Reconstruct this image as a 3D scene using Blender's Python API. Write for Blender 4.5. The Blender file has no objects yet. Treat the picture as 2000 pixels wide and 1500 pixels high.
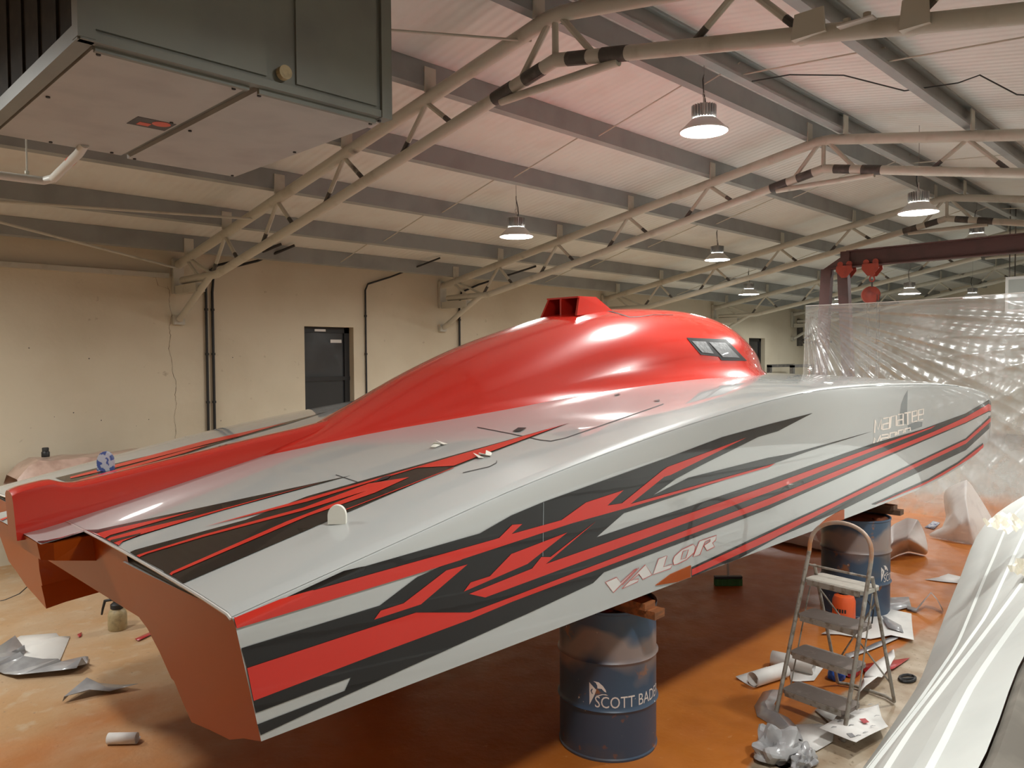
import bpy, bmesh, math, random
from mathutils import Vector, Matrix
from mathutils.bvhtree import BVHTree
random.seed(7)
SC = bpy.context.scene
COL = SC.collection

# ------------------------------------------------------------------ camera
FPX, YAW, PITCH, ROLL, CAMZ = 1511.3, .7889, .033, -.0063, 2.33
_F0 = Vector((math.sin(YAW), math.cos(YAW), 0)); _R = Vector((math.cos(YAW), -math.sin(YAW), 0)); _U0 = Vector((0, 0, 1))
_F = _F0*math.cos(PITCH) - _U0*math.sin(PITCH); _U = _U0*math.cos(PITCH) + _F0*math.sin(PITCH)
_R2 = _R*math.cos(ROLL) + _U*math.sin(ROLL); _U2 = _U*math.cos(ROLL) - _R*math.sin(ROLL)
CAMP = Vector((0, 0, CAMZ))
cd = bpy.data.cameras.new('camera'); cd.sensor_width = 36; cd.lens = FPX/2000*36; cd.clip_start = .05; cd.clip_end = 200
cam = bpy.data.objects.new('camera', cd); COL.objects.link(cam)
cam.matrix_world = Matrix(((_R2.x, _U2.x, -_F.x, 0), (_R2.y, _U2.y, -_F.y, 0), (_R2.z, _U2.z, -_F.z, CAMZ), (0, 0, 0, 1)))
SC.camera = cam
def ray(u, v): return (_F + _R2*((u-1000)/FPX) - _U2*((v-750)/FPX)).normalized()
def on_z(u, v, z=0.0):
    d = ray(u, v); return CAMP + d*((z-CAMZ)/d.z)

# ------------------------------------------------------------------ world, exposure
wd = bpy.data.worlds.new('world'); SC.world = wd; wd.use_nodes = True
wd.node_tree.nodes['Background'].inputs[0].default_value = (.05, .055, .06, 1)
wd.node_tree.nodes['Background'].inputs[1].default_value = .3
SC.view_settings.view_transform = 'Standard'; SC.view_settings.look = 'None'
SC.view_settings.gamma = 1; SC.view_settings.use_curve_mapping = False
SC.view_settings.exposure = 0.6
LAMP_W = 50          # watts of one high bay lamp
LAMP_COL = (.98, 1.0, .96)

# ------------------------------------------------------------------ materials
def mat(name, col, rough=.5, metal=0, coat=0, coat_r=.03, noise=None, bump=0, bscale=40, emis=None, estr=0, trans=0, alpha=1, spec=.5, stretch=(1, 1, 1)):
    m = bpy.data.materials.new(name); m.use_nodes = True
    nt = m.node_tree; b = nt.nodes['Principled BSDF']
    b.inputs['Base Color'].default_value = (*col, 1); b.inputs['Roughness'].default_value = rough
    b.inputs['Metallic'].default_value = metal; b.inputs['Coat Weight'].default_value = coat
    b.inputs['Coat Roughness'].default_value = coat_r; b.inputs['Specular IOR Level'].default_value = spec
    if trans: b.inputs['Transmission Weight'].default_value = trans
    if alpha < 1: b.inputs['Alpha'].default_value = alpha
    if emis: b.inputs['Emission Color'].default_value = (*emis, 1); b.inputs['Emission Strength'].default_value = estr
    tc = None
    if noise or bump:
        tc = nt.nodes.new('ShaderNodeTexCoord'); mp = nt.nodes.new('ShaderNodeMapping')
        geo = nt.nodes.new('ShaderNodeNewGeometry')
        nt.links.new(geo.outputs['Position'], mp.inputs['Vector']); mp.inputs['Scale'].default_value = stretch
    if noise:
        for i, (c2, sc, lo, hi) in enumerate(noise):
            n = nt.nodes.new('ShaderNodeTexNoise'); n.inputs['Scale'].default_value = sc; n.inputs['Detail'].default_value = 6
            nt.links.new(mp.outputs[0], n.inputs['Vector'])
            r = nt.nodes.new('ShaderNodeMapRange'); r.inputs['From Min'].default_value = lo; r.inputs['From Max'].default_value = hi
            nt.links.new(n.outputs['Fac'], r.inputs['Value'])
            x = nt.nodes.new('ShaderNodeMix'); x.data_type = 'RGBA'
            nt.links.new(r.outputs[0], x.inputs['Factor'])
            src = b.inputs['Base Color'].links[0].from_socket if b.inputs['Base Color'].links else None
            if src: nt.links.new(src, x.inputs['A'])
            else: x.inputs['A'].default_value = (*col, 1)
            x.inputs['B'].default_value = (*c2, 1)
            nt.links.new(x.outputs['Result'], b.inputs['Base Color'])
    if bump:
        n = nt.nodes.new('ShaderNodeTexNoise'); n.inputs['Scale'].default_value = bscale; n.inputs['Detail'].default_value = 5
        nt.links.new(mp.outputs[0], n.inputs['Vector'])
        bp = nt.nodes.new('ShaderNodeBump'); bp.inputs['Strength'].default_value = bump; bp.inputs['Distance'].default_value = .02
        nt.links.new(n.outputs['Fac'], bp.inputs['Height']); nt.links.new(bp.outputs[0], b.inputs['Normal'])
    return m

M = {}
M['wall'] = mat('plaster_cream', (.64, .575, .45), .85, noise=[((.56, .49, .37), .9, .45, .75), ((.40, .33, .24), 9, .70, .80)], bump=.15, bscale=14)
M['ceiling'] = mat('roof_lining', (.68, .68, .65), .45, noise=[((.62, .58, .54), 2.5, .5, .8)])
M['steel_grey'] = mat('purlin_grey_paint', (.30, .315, .31), .5, noise=[((.25, .26, .255), 3, .45, .7)])
M['steel_cream'] = mat('truss_cream_paint', (.52, .50, .43), .45, noise=[((.40, .37, .30), 5, .55, .75), ((.09, .08, .07), 1.6, .70, .76)])
M['steel_dark'] = mat('soot_dark_steel', (.07, .065, .06), .6, noise=[((.16, .14, .12), 8, .5, .7)])
M['silver'] = mat('silver_gloss_paint', (.48, .495, .49), .38, coat=1, coat_r=.02, metal=.05, spec=.3)
M['red'] = mat('red_gloss_paint', (.62, .028, .016), .25, coat=1, coat_r=.03)
M['vred'] = mat('red_vinyl', (.62, .030, .018), .3, coat=.4, coat_r=.03, spec=.3)
M['vblack'] = mat('black_vinyl', (.010, .009, .009), .25, coat=.45, coat_r=.03, spec=.3)
M['vgrey'] = mat('grey_vinyl', (.22, .25, .26), .25, coat=.8)
M['vlight'] = mat('pale_vinyl', (.70, .68, .66), .25, coat=.6)
M['vpink'] = mat('pale_pink_vinyl', (.90, .80, .72), .3, coat=.4)
M['orange'] = mat('orange_gelcoat', (.36, .066, .004), .35, coat=.12, coat_r=.05, spec=.15)
M['hatch'] = mat('black_joint', (.02, .02, .02), .5)
M['white_paper'] = mat('white_paper', (.80, .78, .75), .6, noise=[((.70, .68, .66), 6, .5, .7)])
M['pink_paper'] = mat('masking_sheet', (.72, .62, .58), .35, coat=.2, noise=[((.80, .76, .72), 3, .4, .6)])
M['grey_film'] = mat('grey_vinyl_film', (.30, .30, .31), .3, coat=.5, noise=[((.42, .42, .43), 6, .45, .6)])
M['black'] = mat('black_plastic', (.015, .015, .016), .45)
M['dark'] = mat('dark_rubber', (.03, .03, .03), .7)
M['glass'] = mat('dark_window_glass', (.03, .032, .036), .06, coat=.5)
M['hvac'] = mat('grey_sheet_metal', (.20, .21, .185), .5, noise=[((.17, .175, .16), 3, .45, .7)], bump=.03, bscale=6)
M['hvac_low'] = mat('galvanised_panel', (.40, .39, .365), .45, noise=[((.34, .325, .31), 4, .45, .7)])
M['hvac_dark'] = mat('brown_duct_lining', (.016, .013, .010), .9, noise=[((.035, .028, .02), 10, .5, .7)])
M['white_pipe'] = mat('white_pvc', (.62, .60, .55), .4)
M['alu'] = mat('lamp_aluminium', (.55, .55, .54), .35, metal=.8)
M['lampcap'] = mat('lamp_shade_white', (.72, .72, .70), .4)
M['lens'] = mat('lamp_lens_glow', (1, 1, 1), .3, emis=(1, .99, .95), estr=22)
M['maroon'] = mat('maroon_primer_steel', (.115, .055, .052), .55, noise=[((.08, .045, .042), 4, .5, .7)])
M['hoist_red'] = mat('hoist_red_enamel', (.42, .07, .045), .4, noise=[((.28, .05, .04), 8, .5, .7)])
M['wood'] = mat('timber_orange_stained', (.30, .10, .03), .7, noise=[((.16, .06, .02), 6, .4, .6)], stretch=(1, 6, 6))
M['wood_dark'] = mat('timber_dark', (.11, .055, .03), .75, noise=[((.18, .09, .04), 6, .5, .7)], stretch=(6, 1, 6))
M['ladder'] = mat('ladder_worn_metal', (.34, .31, .27), .5, metal=.35, noise=[((.20, .16, .12), 25, .5, .65), ((.52, .50, .46), 12, .62, .72)])
M['ladder_hoop'] = mat('ladder_hoop_oversprayed', (.42, .32, .25), .5, metal=.2, noise=[((.48, .20, .08), 5, .5, .62)])
M['tread'] = mat('tread_worn_rubber', (.20, .165, .145), .8, noise=[((.27, .235, .21), 14, .60, .78)])
M['tread_top'] = mat('tread_paint_spattered', (.42, .39, .34), .8, noise=[((.30, .27, .23), 18, .52, .75)])
M['white_hull'] = mat('white_gelcoat', (.58, .60, .575), .5, noise=[((.52, .54, .52), 2.5, .45, .7)])
M['far_slope'] = mat('grey_brown_far_slope', (.13, .115, .095), .7, noise=[((.20, .18, .15), 5, .45, .7)])
M['beige'] = mat('beige_plastic', (.42, .33, .18), .5, noise=[((.30, .24, .13), 30, .5, .7)])
M['pump_orange'] = mat('orange_plastic', (.80, .12, .03), .35)
M['green'] = mat('green_bristles', (.05, .15, .05), .9)
M['blue'] = mat('blue_glove', (.03, .13, .60), .5)
M['red_cloth'] = mat('red_film_scrap', (.45, .03, .035), .35, coat=.3)
M['tape'] = mat('masking_tape_cream', (.80, .78, .70), .6)
M['foil'] = mat('crinkled_film', (.62, .58, .48), .3, coat=.5)
M['pink_film'] = mat('pink_dust_film', (.60, .42, .35), .4, coat=.3, noise=[((.45, .30, .24), 5, .45, .6)])
M['chrome'] = mat('chrome', (.75, .75, .75), .12, metal=1)
M['sticker'] = mat('sticker_dark', (.05, .045, .045), .5)
M['sticker_red'] = mat('sticker_red', (.60, .10, .06), .5)
M['crack'] = mat('wall_crack', (.16, .12, .08), .9)
M['rope'] = mat('cable_grey', (.25, .24, .23), .6)

# drum paint: blue, sanded brown band, rust and white scuffs
def drum_mat():
    m = mat('drum_blue_paint', (.045, .078, .130), .42, noise=[((.10, .09, .09), 2.2, .50, .66), ((.24, .10, .05), 9, .64, .70), ((.55, .50, .45), 22, .72, .75)])
    nt = m.node_tree; N = nt.nodes.new; L = nt.links.new; b = nt.nodes['Principled BSDF']; src = b.inputs['Base Color'].links[0].from_socket
    g = N('ShaderNodeNewGeometry'); sp = N('ShaderNodeSeparateXYZ'); L(g.outputs['Position'], sp.inputs[0]); n = N('ShaderNodeTexNoise'); n.inputs['Scale'].default_value = 3.0; L(g.outputs['Position'], n.inputs['Vector'])
    ad = N('ShaderNodeMath'); ad.operation = 'MULTIPLY_ADD'; L(n.outputs['Fac'], ad.inputs[0]); ad.inputs[1].default_value = .5; L(sp.outputs['Z'], ad.inputs[2])
    cr = N('ShaderNodeValToRGB'); e = cr.color_ramp.elements; e[0].position = .76; e[0].color = (0, 0, 0, 1); e[1].position = .86; e[1].color = (1, 1, 1, 1)
    q = e.new(.94); q.color = (1, 1, 1, 1); q = e.new(1.0); q.color = (0, 0, 0, 1); L(ad.outputs[0], cr.inputs[0])
    x = N('ShaderNodeMix'); x.data_type = 'RGBA'; mu = N('ShaderNodeMath'); mu.operation = 'MULTIPLY'; mu.inputs[1].default_value = .75; L(cr.outputs[0], mu.inputs[0]); L(mu.outputs[0], x.inputs['Factor'])
    L(src, x.inputs['A']); x.inputs['B'].default_value = (.30, .21, .17, 1); L(x.outputs['Result'], b.inputs['Base Color'])
    return m
M['drum'] = drum_mat()
M['drum_lid'] = mat('drum_lid_rusty', (.22, .07, .03), .5, noise=[((.09, .05, .04), 6, .45, .6)])
M['drum_print'] = mat('drum_white_print', (.72, .66, .62), .5)

def floor_mat():
    m = bpy.data.materials.new('floor_concrete_overspray'); m.use_nodes = True
    nt = m.node_tree; b = nt.nodes['Principled BSDF']; N = nt.nodes.new; L = nt.links.new
    g = N('ShaderNodeNewGeometry'); sx = N('ShaderNodeSeparateXYZ'); L(g.outputs['Position'], sx.inputs[0])
    def noise(sc, det=6):
        n = N('ShaderNodeTexNoise'); n.inputs['Scale'].default_value = sc; n.inputs['Detail'].default_value = det; L(g.outputs['Position'], n.inputs['Vector']); return n.outputs['Fac']
    def rng(v, a, c, lo=0, hi=1):
        r = N('ShaderNodeMapRange'); r.inputs['From Min'].default_value = a; r.inputs['From Max'].default_value = c
        r.inputs['To Min'].default_value = lo; r.inputs['To Max'].default_value = hi; L(v, r.inputs['Value']); return r.outputs[0]
    def math_(op, a, c):
        n = N('ShaderNodeMath'); n.operation = op
        for i, q in enumerate((a, c)):
            if isinstance(q, (int, float)): n.inputs[i].default_value = q
            else: L(q, n.inputs[i])
        return n.outputs[0]
    def mix(f, a, c):
        x = N('ShaderNodeMix'); x.data_type = 'RGBA'; L(f, x.inputs['Factor'])
        for k, q in (('A', a), ('B', c)):
            if isinstance(q, tuple): x.inputs[k].default_value = (*q, 1)
            else: L(q, x.inputs[k])
        return x.outputs['Result']
    tan = mix(rng(noise(1.3), .35, .65), (.46, .27, .13), (.50, .36, .23))
    tan = mix(rng(noise(7), .56, .72), tan, (.52, .40, .27))
    tan = mix(rng(noise(30), .64, .72), tan, (.30, .20, .12))
    orange = mix(rng(noise(1.7), .35, .65), (.52, .17, .026), (.42, .125, .018))
    orange = mix(rng(noise(18), .66, .78), orange, (.58, .26, .09))
    conc = mix(rng(noise(4), .4, .62), (.34, .25, .165), (.50, .42, .32))
    conc = mix(rng(noise(25), .60, .70), conc, (.24, .18, .12))
    # overspray fades out towards the far wall side
    yy = math_('ADD', sx.outputs['Y'], rng(noise(.9), .3, .7, -1.1, 1.1))
    f_far = rng(yy, 4.3, 5.9)
    colr = mix(f_far, orange, tan)
    # far floor behind the bow stays orange, walkway beside the white hull is bare concrete
    yb = math_('ADD', sx.outputs['Y'], rng(noise(3), .3, .7, -.02, .02))
    f_strip = math_('MULTIPLY', rng(yb, 2.13, 2.10), rng(sx.outputs['X'], 7.6, 6.6))
    colr = mix(f_strip, colr, conc)
    colr = mix(rng(math_('ADD', sx.outputs['X'], rng(noise(.8), .3, .7, -.8, .8)), 13.0, 14.6), colr, (.33, .32, .29))
    L(colr, b.inputs['Base Color'])
    L(rng(noise(5), .3, .7, .30, .55), b.inputs['Roughness'])
    bp = N('ShaderNodeBump'); bp.inputs['Strength'].default_value = .12; bp.inputs['Distance'].default_value = .02
    L(noise(20), bp.inputs['Height']); L(bp.outputs[0], b.inputs['Normal'])
    return m
M['floor'] = floor_mat()

def sheet_mat():
    m = bpy.data.materials.new('clear_plastic_sheet'); m.use_nodes = True
    nt = m.node_tree; b = nt.nodes['Principled BSDF']; N = nt.nodes.new; L = nt.links.new
    out = nt.nodes['Material Output']
    b.inputs['Base Color'].default_value = (.82, .83, .83, 1); b.inputs['Roughness'].default_value = .13
    b.inputs['Specular IOR Level'].default_value = .9
    t = N('ShaderNodeBsdfTransparent'); t.inputs[0].default_value = (.96, .96, .96, 1)
    g = N('ShaderNodeNewGeometry'); n = N('ShaderNodeTexNoise'); n.inputs['Scale'].default_value = 1.6; n.inputs['Detail'].default_value = 7
    L(g.outputs['Position'], n.inputs['Vector'])
    r = N('ShaderNodeMapRange'); r.inputs['From Min'].default_value = .35; r.inputs['From Max'].default_value = .7
    r.inputs['To Min'].default_value = .18; r.inputs['To Max'].default_value = .44; L(n.outputs['Fac'], r.inputs['Value'])
    x = N('ShaderNodeMixShader'); L(r.outputs[0], x.inputs[0]); L(t.outputs[0], x.inputs[1]); L(b.outputs[0], x.inputs[2])
    gl = N('ShaderNodeBsdfGlossy'); gl.inputs['Roughness'].default_value = .24; gl.inputs['Color'].default_value = (.95, .95, .95, 1)
    lw = N('ShaderNodeLayerWeight'); lw.inputs['Blend'].default_value = .35
    rr = N('ShaderNodeMapRange'); rr.inputs['To Min'].default_value = .10; rr.inputs['To Max'].default_value = .55; L(lw.outputs['Facing'], rr.inputs['Value'])
    x2 = N('ShaderNodeMixShader'); L(rr.outputs[0], x2.inputs[0]); L(x.outputs[0], x2.inputs[1]); L(gl.outputs[0], x2.inputs[2])
    L(x2.outputs[0], out.inputs['Surface'])
    return m
M['sheet'] = sheet_mat()

def ribbed_ceiling():
    m = M['ceiling']; nt = m.node_tree; N = nt.nodes.new; L = nt.links.new; b = nt.nodes['Principled BSDF']
    g = N('ShaderNodeNewGeometry'); w = N('ShaderNodeTexWave'); w.bands_direction = 'X'; w.inputs['Scale'].default_value = 3.2; w.inputs['Distortion'].default_value = .3
    w.wave_profile = 'SIN'
    L(g.outputs['Position'], w.inputs['Vector'])
    bp = N('ShaderNodeBump'); bp.inputs['Strength'].default_value = .25; bp.inputs['Distance'].default_value = .02
    L(w.outputs['Fac'], bp.inputs['Height']); L(bp.outputs[0], b.inputs['Normal'])
ribbed_ceiling()

# ------------------------------------------------------------------ mesh helpers
class MB:
    def __init__(s): s.v = []; s.f = []; s.m = []
    def add(s, vs, fs, mi=0):
        o = len(s.v); s.v += [Vector(p) for p in vs]; s.f += [tuple(i+o for i in f) for f in fs]; s.m += [mi]*len(fs); return s
    def box(s, a, b, mi=0):
        (x0, y0, z0), (x1, y1, z1) = a, b
        return s.add([(x0,y0,z0),(x1,y0,z0),(x1,y1,z0),(x0,y1,z0),(x0,y0,z1),(x1,y0,z1),(x1,y1,z1),(x0,y1,z1)],
                     [(0,3,2,1),(4,5,6,7),(0,1,5,4),(1,2,6,5),(2,3,7,6),(3,0,4,7)], mi)
    def obox(s, c, ax, ay, az, mi=0):           # oriented box, half axes
        c, ax, ay, az = map(Vector, (c, ax, ay, az))
        vs = [c+ax*i+ay*j+az*k for k in (-1,1) for j in (-1,1) for i in (-1,1)]
        return s.add(vs, [(0,2,3,1),(4,5,7,6),(0,1,5,4),(1,3,7,5),(3,2,6,7),(2,0,4,6)], mi)
    def beam(s, p, q, w, h, up=(0,0,1), mi=0):
        p, q = Vector(p), Vector(q); d = (q-p)/2; n = d.normalized(); sd = n.cross(Vector(up)).normalized(); u = sd.cross(n)
        return s.obox((p+q)/2, d, sd*(w/2), u*(h/2), mi)
    def tube(s, pts, r, n=10, closed=False, mi=0, cap=True):
        pts = [Vector(p) for p in pts]; k = len(pts); rs = r if isinstance(r, (list, tuple)) else [r]*k
        o = len(s.v); prev = None
        for i, p in enumerate(pts):
            a = pts[(i-1) % k] if (closed or i > 0) else p; b = pts[(i+1) % k] if (closed or i < k-1) else p
            t = (b-a).normalized()
            if prev is None:
                ref = Vector((0,0,1)) if abs(t.z) < .9 else Vector((1,0,0)); x = t.cross(ref).normalized()
            else:
                x = (prev - t*prev.dot(t)).normalized()
            prev = x; y = t.cross(x)
            s.v += [p + (x*math.cos(2*math.pi*j/n) + y*math.sin(2*math.pi*j/n))*rs[i] for j in range(n)]
        kk = k if closed else k-1
        for i in range(kk):
            for j in range(n):
                a = o+i*n+j; b = o+i*n+(j+1) % n; c = o+((i+1) % k)*n+(j+1) % n; d = o+((i+1) % k)*n+j
                s.f.append((a, b, c, d)); s.m.append(mi)
        if cap and not closed:
            s.f.append(tuple(o+j for j in range(n))[::-1]); s.m.append(mi)
            s.f.append(tuple(o+(k-1)*n+j for j in range(n))); s.m.append(mi)
        return s
    def lathe(s, prof, c=(0,0,0), n=32, mi=0, caps=True):
        o = len(s.v); c = Vector(c)
        for r, z in prof: s.v += [c+Vector((r*math.cos(2*math.pi*j/n), r*math.sin(2*math.pi*j/n), z)) for j in range(n)]
        for i in range(len(prof)-1):
            for j in range(n):
                s.f.append((o+i*n+j, o+i*n+(j+1) % n, o+(i+1)*n+(j+1) % n, o+(i+1)*n+j)); s.m.append(mi)
        if caps:
            s.f.append(tuple(o+j for j in range(n))[::-1]); s.m.append(mi)
            s.f.append(tuple(o+(len(prof)-1)*n+j for j in range(n))); s.m.append(mi)
        return s
    def grid(s, rows, mi=0, closed=False):
        o = len(s.v); k = len(rows[0])
        for r in rows: s.v += [Vector(p) for p in r]
        for i in range(len(rows)-1):
            for j in range(k if closed else k-1):
                j2 = (j+1) % k
                s.f.append((o+i*k+j, o+i*k+j2, o+(i+1)*k+j2, o+(i+1)*k+j)); s.m.append(mi)
        return s
    def prism(s, poly, off, mi=0):              # polygon (3-D points) extruded by off
        off = Vector(off); n = len(poly); p = [Vector(q) for q in poly]
        return s.add(p+[q+off for q in p], [tuple(range(n))[::-1], tuple(range(n, 2*n))] + [(i, (i+1) % n, n+(i+1) % n, n+i) for i in range(n)], mi)

WLOC = {}
def build(mb, name, mats, parent=None, smooth=None, origin=None, thick=0):
    if not isinstance(mats, (list, tuple)): mats = [mats]
    vs = mb.v
    lo = Vector((min(v.x for v in vs), min(v.y for v in vs), min(v.z for v in vs))); hi = Vector((max(v.x for v in vs), max(v.y for v in vs), max(v.z for v in vs)))
    c = Vector(origin) if origin is not None else Vector(((lo.x+hi.x)/2, (lo.y+hi.y)/2, lo.z))
    me = bpy.data.meshes.new(name); me.from_pydata([tuple(v-c) for v in vs], [], mb.f)
    for q in mats: me.materials.append(q if not isinstance(q, str) else M[q])
    if len(mats) > 1:
        for p, i in zip(me.polygons, mb.m): p.material_index = i
    bm = bmesh.new(); bm.from_mesh(me); bmesh.ops.recalc_face_normals(bm, faces=bm.faces); bm.to_mesh(me); bm.free()
    if smooth is not None:
        me.shade_smooth(); me.set_sharp_from_angle(angle=math.radians(smooth))
    o = bpy.data.objects.new(name, me); COL.objects.link(o)
    if thick:
        md = o.modifiers.new('thickness', 'SOLIDIFY'); md.thickness = thick; md.offset = 0
    if parent is not None: o.parent = parent; o.location = c - WLOC[parent.name]
    else: o.location = c
    WLOC[o.name] = c
    return o
def tag(o, label=None, cat=None, group=None, kind=None):
    if label: o['label'] = label
    if cat: o['category'] = cat
    if group: o['group'] = group
    if kind: o['kind'] = kind
    return o
def thing(name, label, cat, loc=(0,0,0), group=None):
    o = bpy.data.objects.new(name, None); COL.objects.link(o); o.location = loc; o.empty_display_size = .1; WLOC[o.name] = Vector(loc)
    return tag(o, label, cat, group)
def copy_tree(o, loc=None, rotz=None, parent=None):
    c = o.copy(); COL.objects.link(c)
    if parent is not None: c.parent = parent
    if loc is not None: c.location = loc; WLOC[c.name] = Vector(loc)
    if rotz is not None: c.rotation_euler = (0, 0, rotz)
    for ch in list(o.children):
        copy_tree(ch, parent=c)
    return c
def struct(o): return tag(o, kind='structure')

# ------------------------------------------------------------------ the hall
WALL_Y, RIDGE_Y, RIGHT_Y = 10.3, 3.66, -2.98
X0, X1 = -5.0, 26.6
SLOPE = 1.164/6.57
def chord_z(y): return 4.744 - SLOPE*abs(y-RIDGE_Y)          # axis of truss top chord
def roof_z(y): return chord_z(y) + .29
EAVE = roof_z(WALL_Y)

struct(build(MB().box((X0-.2, RIGHT_Y-.2, -.2), (X1+.2, WALL_Y+.2, 0)), 'floor', 'floor'))
r = MB()
for (ya, yb) in ((WALL_Y+.2, RIDGE_Y), (RIDGE_Y, RIGHT_Y-.2)):
    za, zb = roof_z(ya), roof_z(yb)
    r.add([(X0-.2, ya, za), (X1+.2, ya, za), (X1+.2, yb, zb), (X0-.2, yb, zb), (X0-.2, ya, za+.08), (X1+.2, ya, za+.08), (X1+.2, yb, zb+.08), (X0-.2, yb, zb+.08)],
          [(0,1,2,3), (4,7,6,5), (0,4,5,1), (1,5,6,2), (2,6,7,3), (3,7,4,0)])
struct(build(r, 'ceiling', 'ceiling'))
# left wall with two window openings
wins = [(6.0, 6.86, 1.30, 2.83), (19.56, 20.48, 1.30, 2.85)]
w = MB(); xs = X0-.2
for (a, b, z0, z1) in wins:
    w.box((xs, WALL_Y, 0), (a, WALL_Y+.25, EAVE)); w.box((a, WALL_Y, 0), (b, WALL_Y+.25, z0)); w.box((a, WALL_Y, z1), (b, WALL_Y+.25, EAVE)); xs = b
w.box((xs, WALL_Y, 0), (X1+.2, WALL_Y+.25, EAVE))
wall_left = struct(build(w, 'wall_left', 'wall'))
struct(build(MB().box((X0-.2, RIGHT_Y-.25, 0), (X1+.2, RIGHT_Y, roof_z(RIGHT_Y))), 'wall_right', 'wall'))
for nm, xa, xb in (('wall_end', X1, X1+.2), ('wall_rear', X0-.2, X0)):
    g = MB(); pts = [(RIGHT_Y, 0), (WALL_Y, 0), (WALL_Y, EAVE), (RIDGE_Y, roof_z(RIDGE_Y)), (RIGHT_Y, roof_z(RIGHT_Y))]
    g.prism([(xa, y, z) for y, z in pts], (xb-xa, 0, 0)); struct(build(g, nm, 'wall'))
for k, (a, b, z0, z1) in enumerate(wins):
    yb = WALL_Y+.12
    fr = MB()
    for q in (((a, yb, z0), (a+.05, yb+.05, z1)), ((b-.09, yb, z0), (b, yb+.05, z1)), ((a, yb, z0), (b, yb+.05, z0+.05)), ((a, yb, z1-.09), (b, yb+.05, z1)), ((a, yb-.01, (z0+z1)/2-.06), (b, yb+.05, (z0+z1)/2))):
        fr.box(*q)
    wo = struct(build(fr, 'window_%d' % (k+1), 'black'))
    mid = (z0+z1)/2
    build(MB().box((a+.05, yb+.03, mid), (b-.09, yb+.045, z1-.09)), 'pane', 'glass', wo)
    build(MB().box((a+.05, yb+.03, z0+.05), (b-.09, yb+.045, mid-.06)), 'pane', 'glass', wo)
    build(MB().box((a-.02, WALL_Y+.18, z0-.02), (b+.02, WALL_Y+.24, z1+.02)), 'backing', 'dark', wo)
    if k == 0:
        tg = build(MB().box((a+.24, yb-.012, z1-.07), (a+.43, yb-.002, z1-.035)), 'tag', 'vlight', wo)
        build(MB().box((b-.33, yb+.018, z1-.24), (b-.13, yb+.028, z1-.19)), 'tag', 'vlight', wo)
# wall plate rail under the eaves by the first truss
struct(build(MB().box((X0, WALL_Y-.07, 3.40), (4.02, WALL_Y, 3.46)), 'trim_1', 'steel_cream'))

# crack running down the left wall beside the first truss (a raised thin dark seam)
def wall_seam(pts, wd):
    m = MB(); rows = []
    for (x, z) in pts:
        q = wd*(.5+random.random()); rows.append([(x-q, WALL_Y-.0015, z), (x+q, WALL_Y-.0015, z)])
    m.grid(rows); return m
cp = []
for i in range(70):
    z = 3.30 - i*2.0/69
    cp.append((4.02+.022*math.sin(i*.17)+.012*math.sin(i*.61)+random.uniform(-.007, .007)+.0012*i, z))
build(wall_seam(cp, .0022), 'crack', 'crack', wall_left)
build(wall_seam([(3.86, 3.46), (3.88, 3.37), (3.9, 3.30), (3.99, 3.28), (4.03, 3.26)], .0025), 'crack', 'crack', wall_left)
for i in range(9):
    x, z = random.uniform(1.9, 5.4), random.uniform(1.4, 2.6); rr = random.uniform(.004, .009)
    m = MB(); m.add([(x+rr*math.cos(a)*random.uniform(.6, 1.2), WALL_Y-.002, z+rr*math.sin(a)) for a in [j*math.pi/3 for j in range(6)]], [tuple(range(6))]); build(m, 'paint_chip', 'steel_dark', wall_left)

# ------------------------------------------------------------------ roof steel
PURL = [9.94, 8.86, 7.61, 6.33, 5.09, 3.86]
PURL_R = [2*RIDGE_Y-y for y in PURL[::-1]]           # 3.46 ... 
def purlin(y, label):
    z0 = chord_z(y)+.085; h = roof_z(y)-z0; sgn = 1 if y > RIDGE_Y else -1
    m = MB(); t = .012; dz = -SLOPE*sgn
    def P(dy, z): return (dy, z + dz*dy)
    prof = [P(-.035, 0), P(.035, 0), P(.035, .025), P(.023, .025), P(.023, t), P(-.023, t), P(-.023, h-t), P(.023, h-t), P(.023, h-.03), P(.035, h-.03), P(.035, h-.003), P(-.035, h-.003)]
    if sgn < 0: prof = [(-a, b) for a, b in prof]
    prof = [(a, b if True else 0) for a, b in prof]
    m.prism([(X0, y+a, z0+b) for a, b in prof], (X1-X0, 0, 0))
    return tag(build(m, 'roof_purlin', 'steel_grey'), label, 'purlin', 'roof purlins')
ordn = ['lowest', 'second lowest', 'third', 'fourth', 'fifth', 'sixth']
for i, y in enumerate(PURL):
    purlin(y, ['grey roof purlin running just above the top of the cream left wall', 'grey roof purlin, second up from the cream left wall', 'grey roof purlin, third up from the cream left wall', 'grey roof purlin, fourth up from the cream left wall', 'grey roof purlin, fifth up from the cream left wall', 'grey roof purlin on the left of the ridge pair'][i])
for i, y in enumerate(PURL_R[:4]):
    purlin(y, ['grey roof purlin on the right of the ridge pair', 'grey roof purlin next to the right of the ridge pair', 'grey roof purlin second to the right of the ridge pair', 'grey roof purlin third to the right of the ridge pair'][i])

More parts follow.
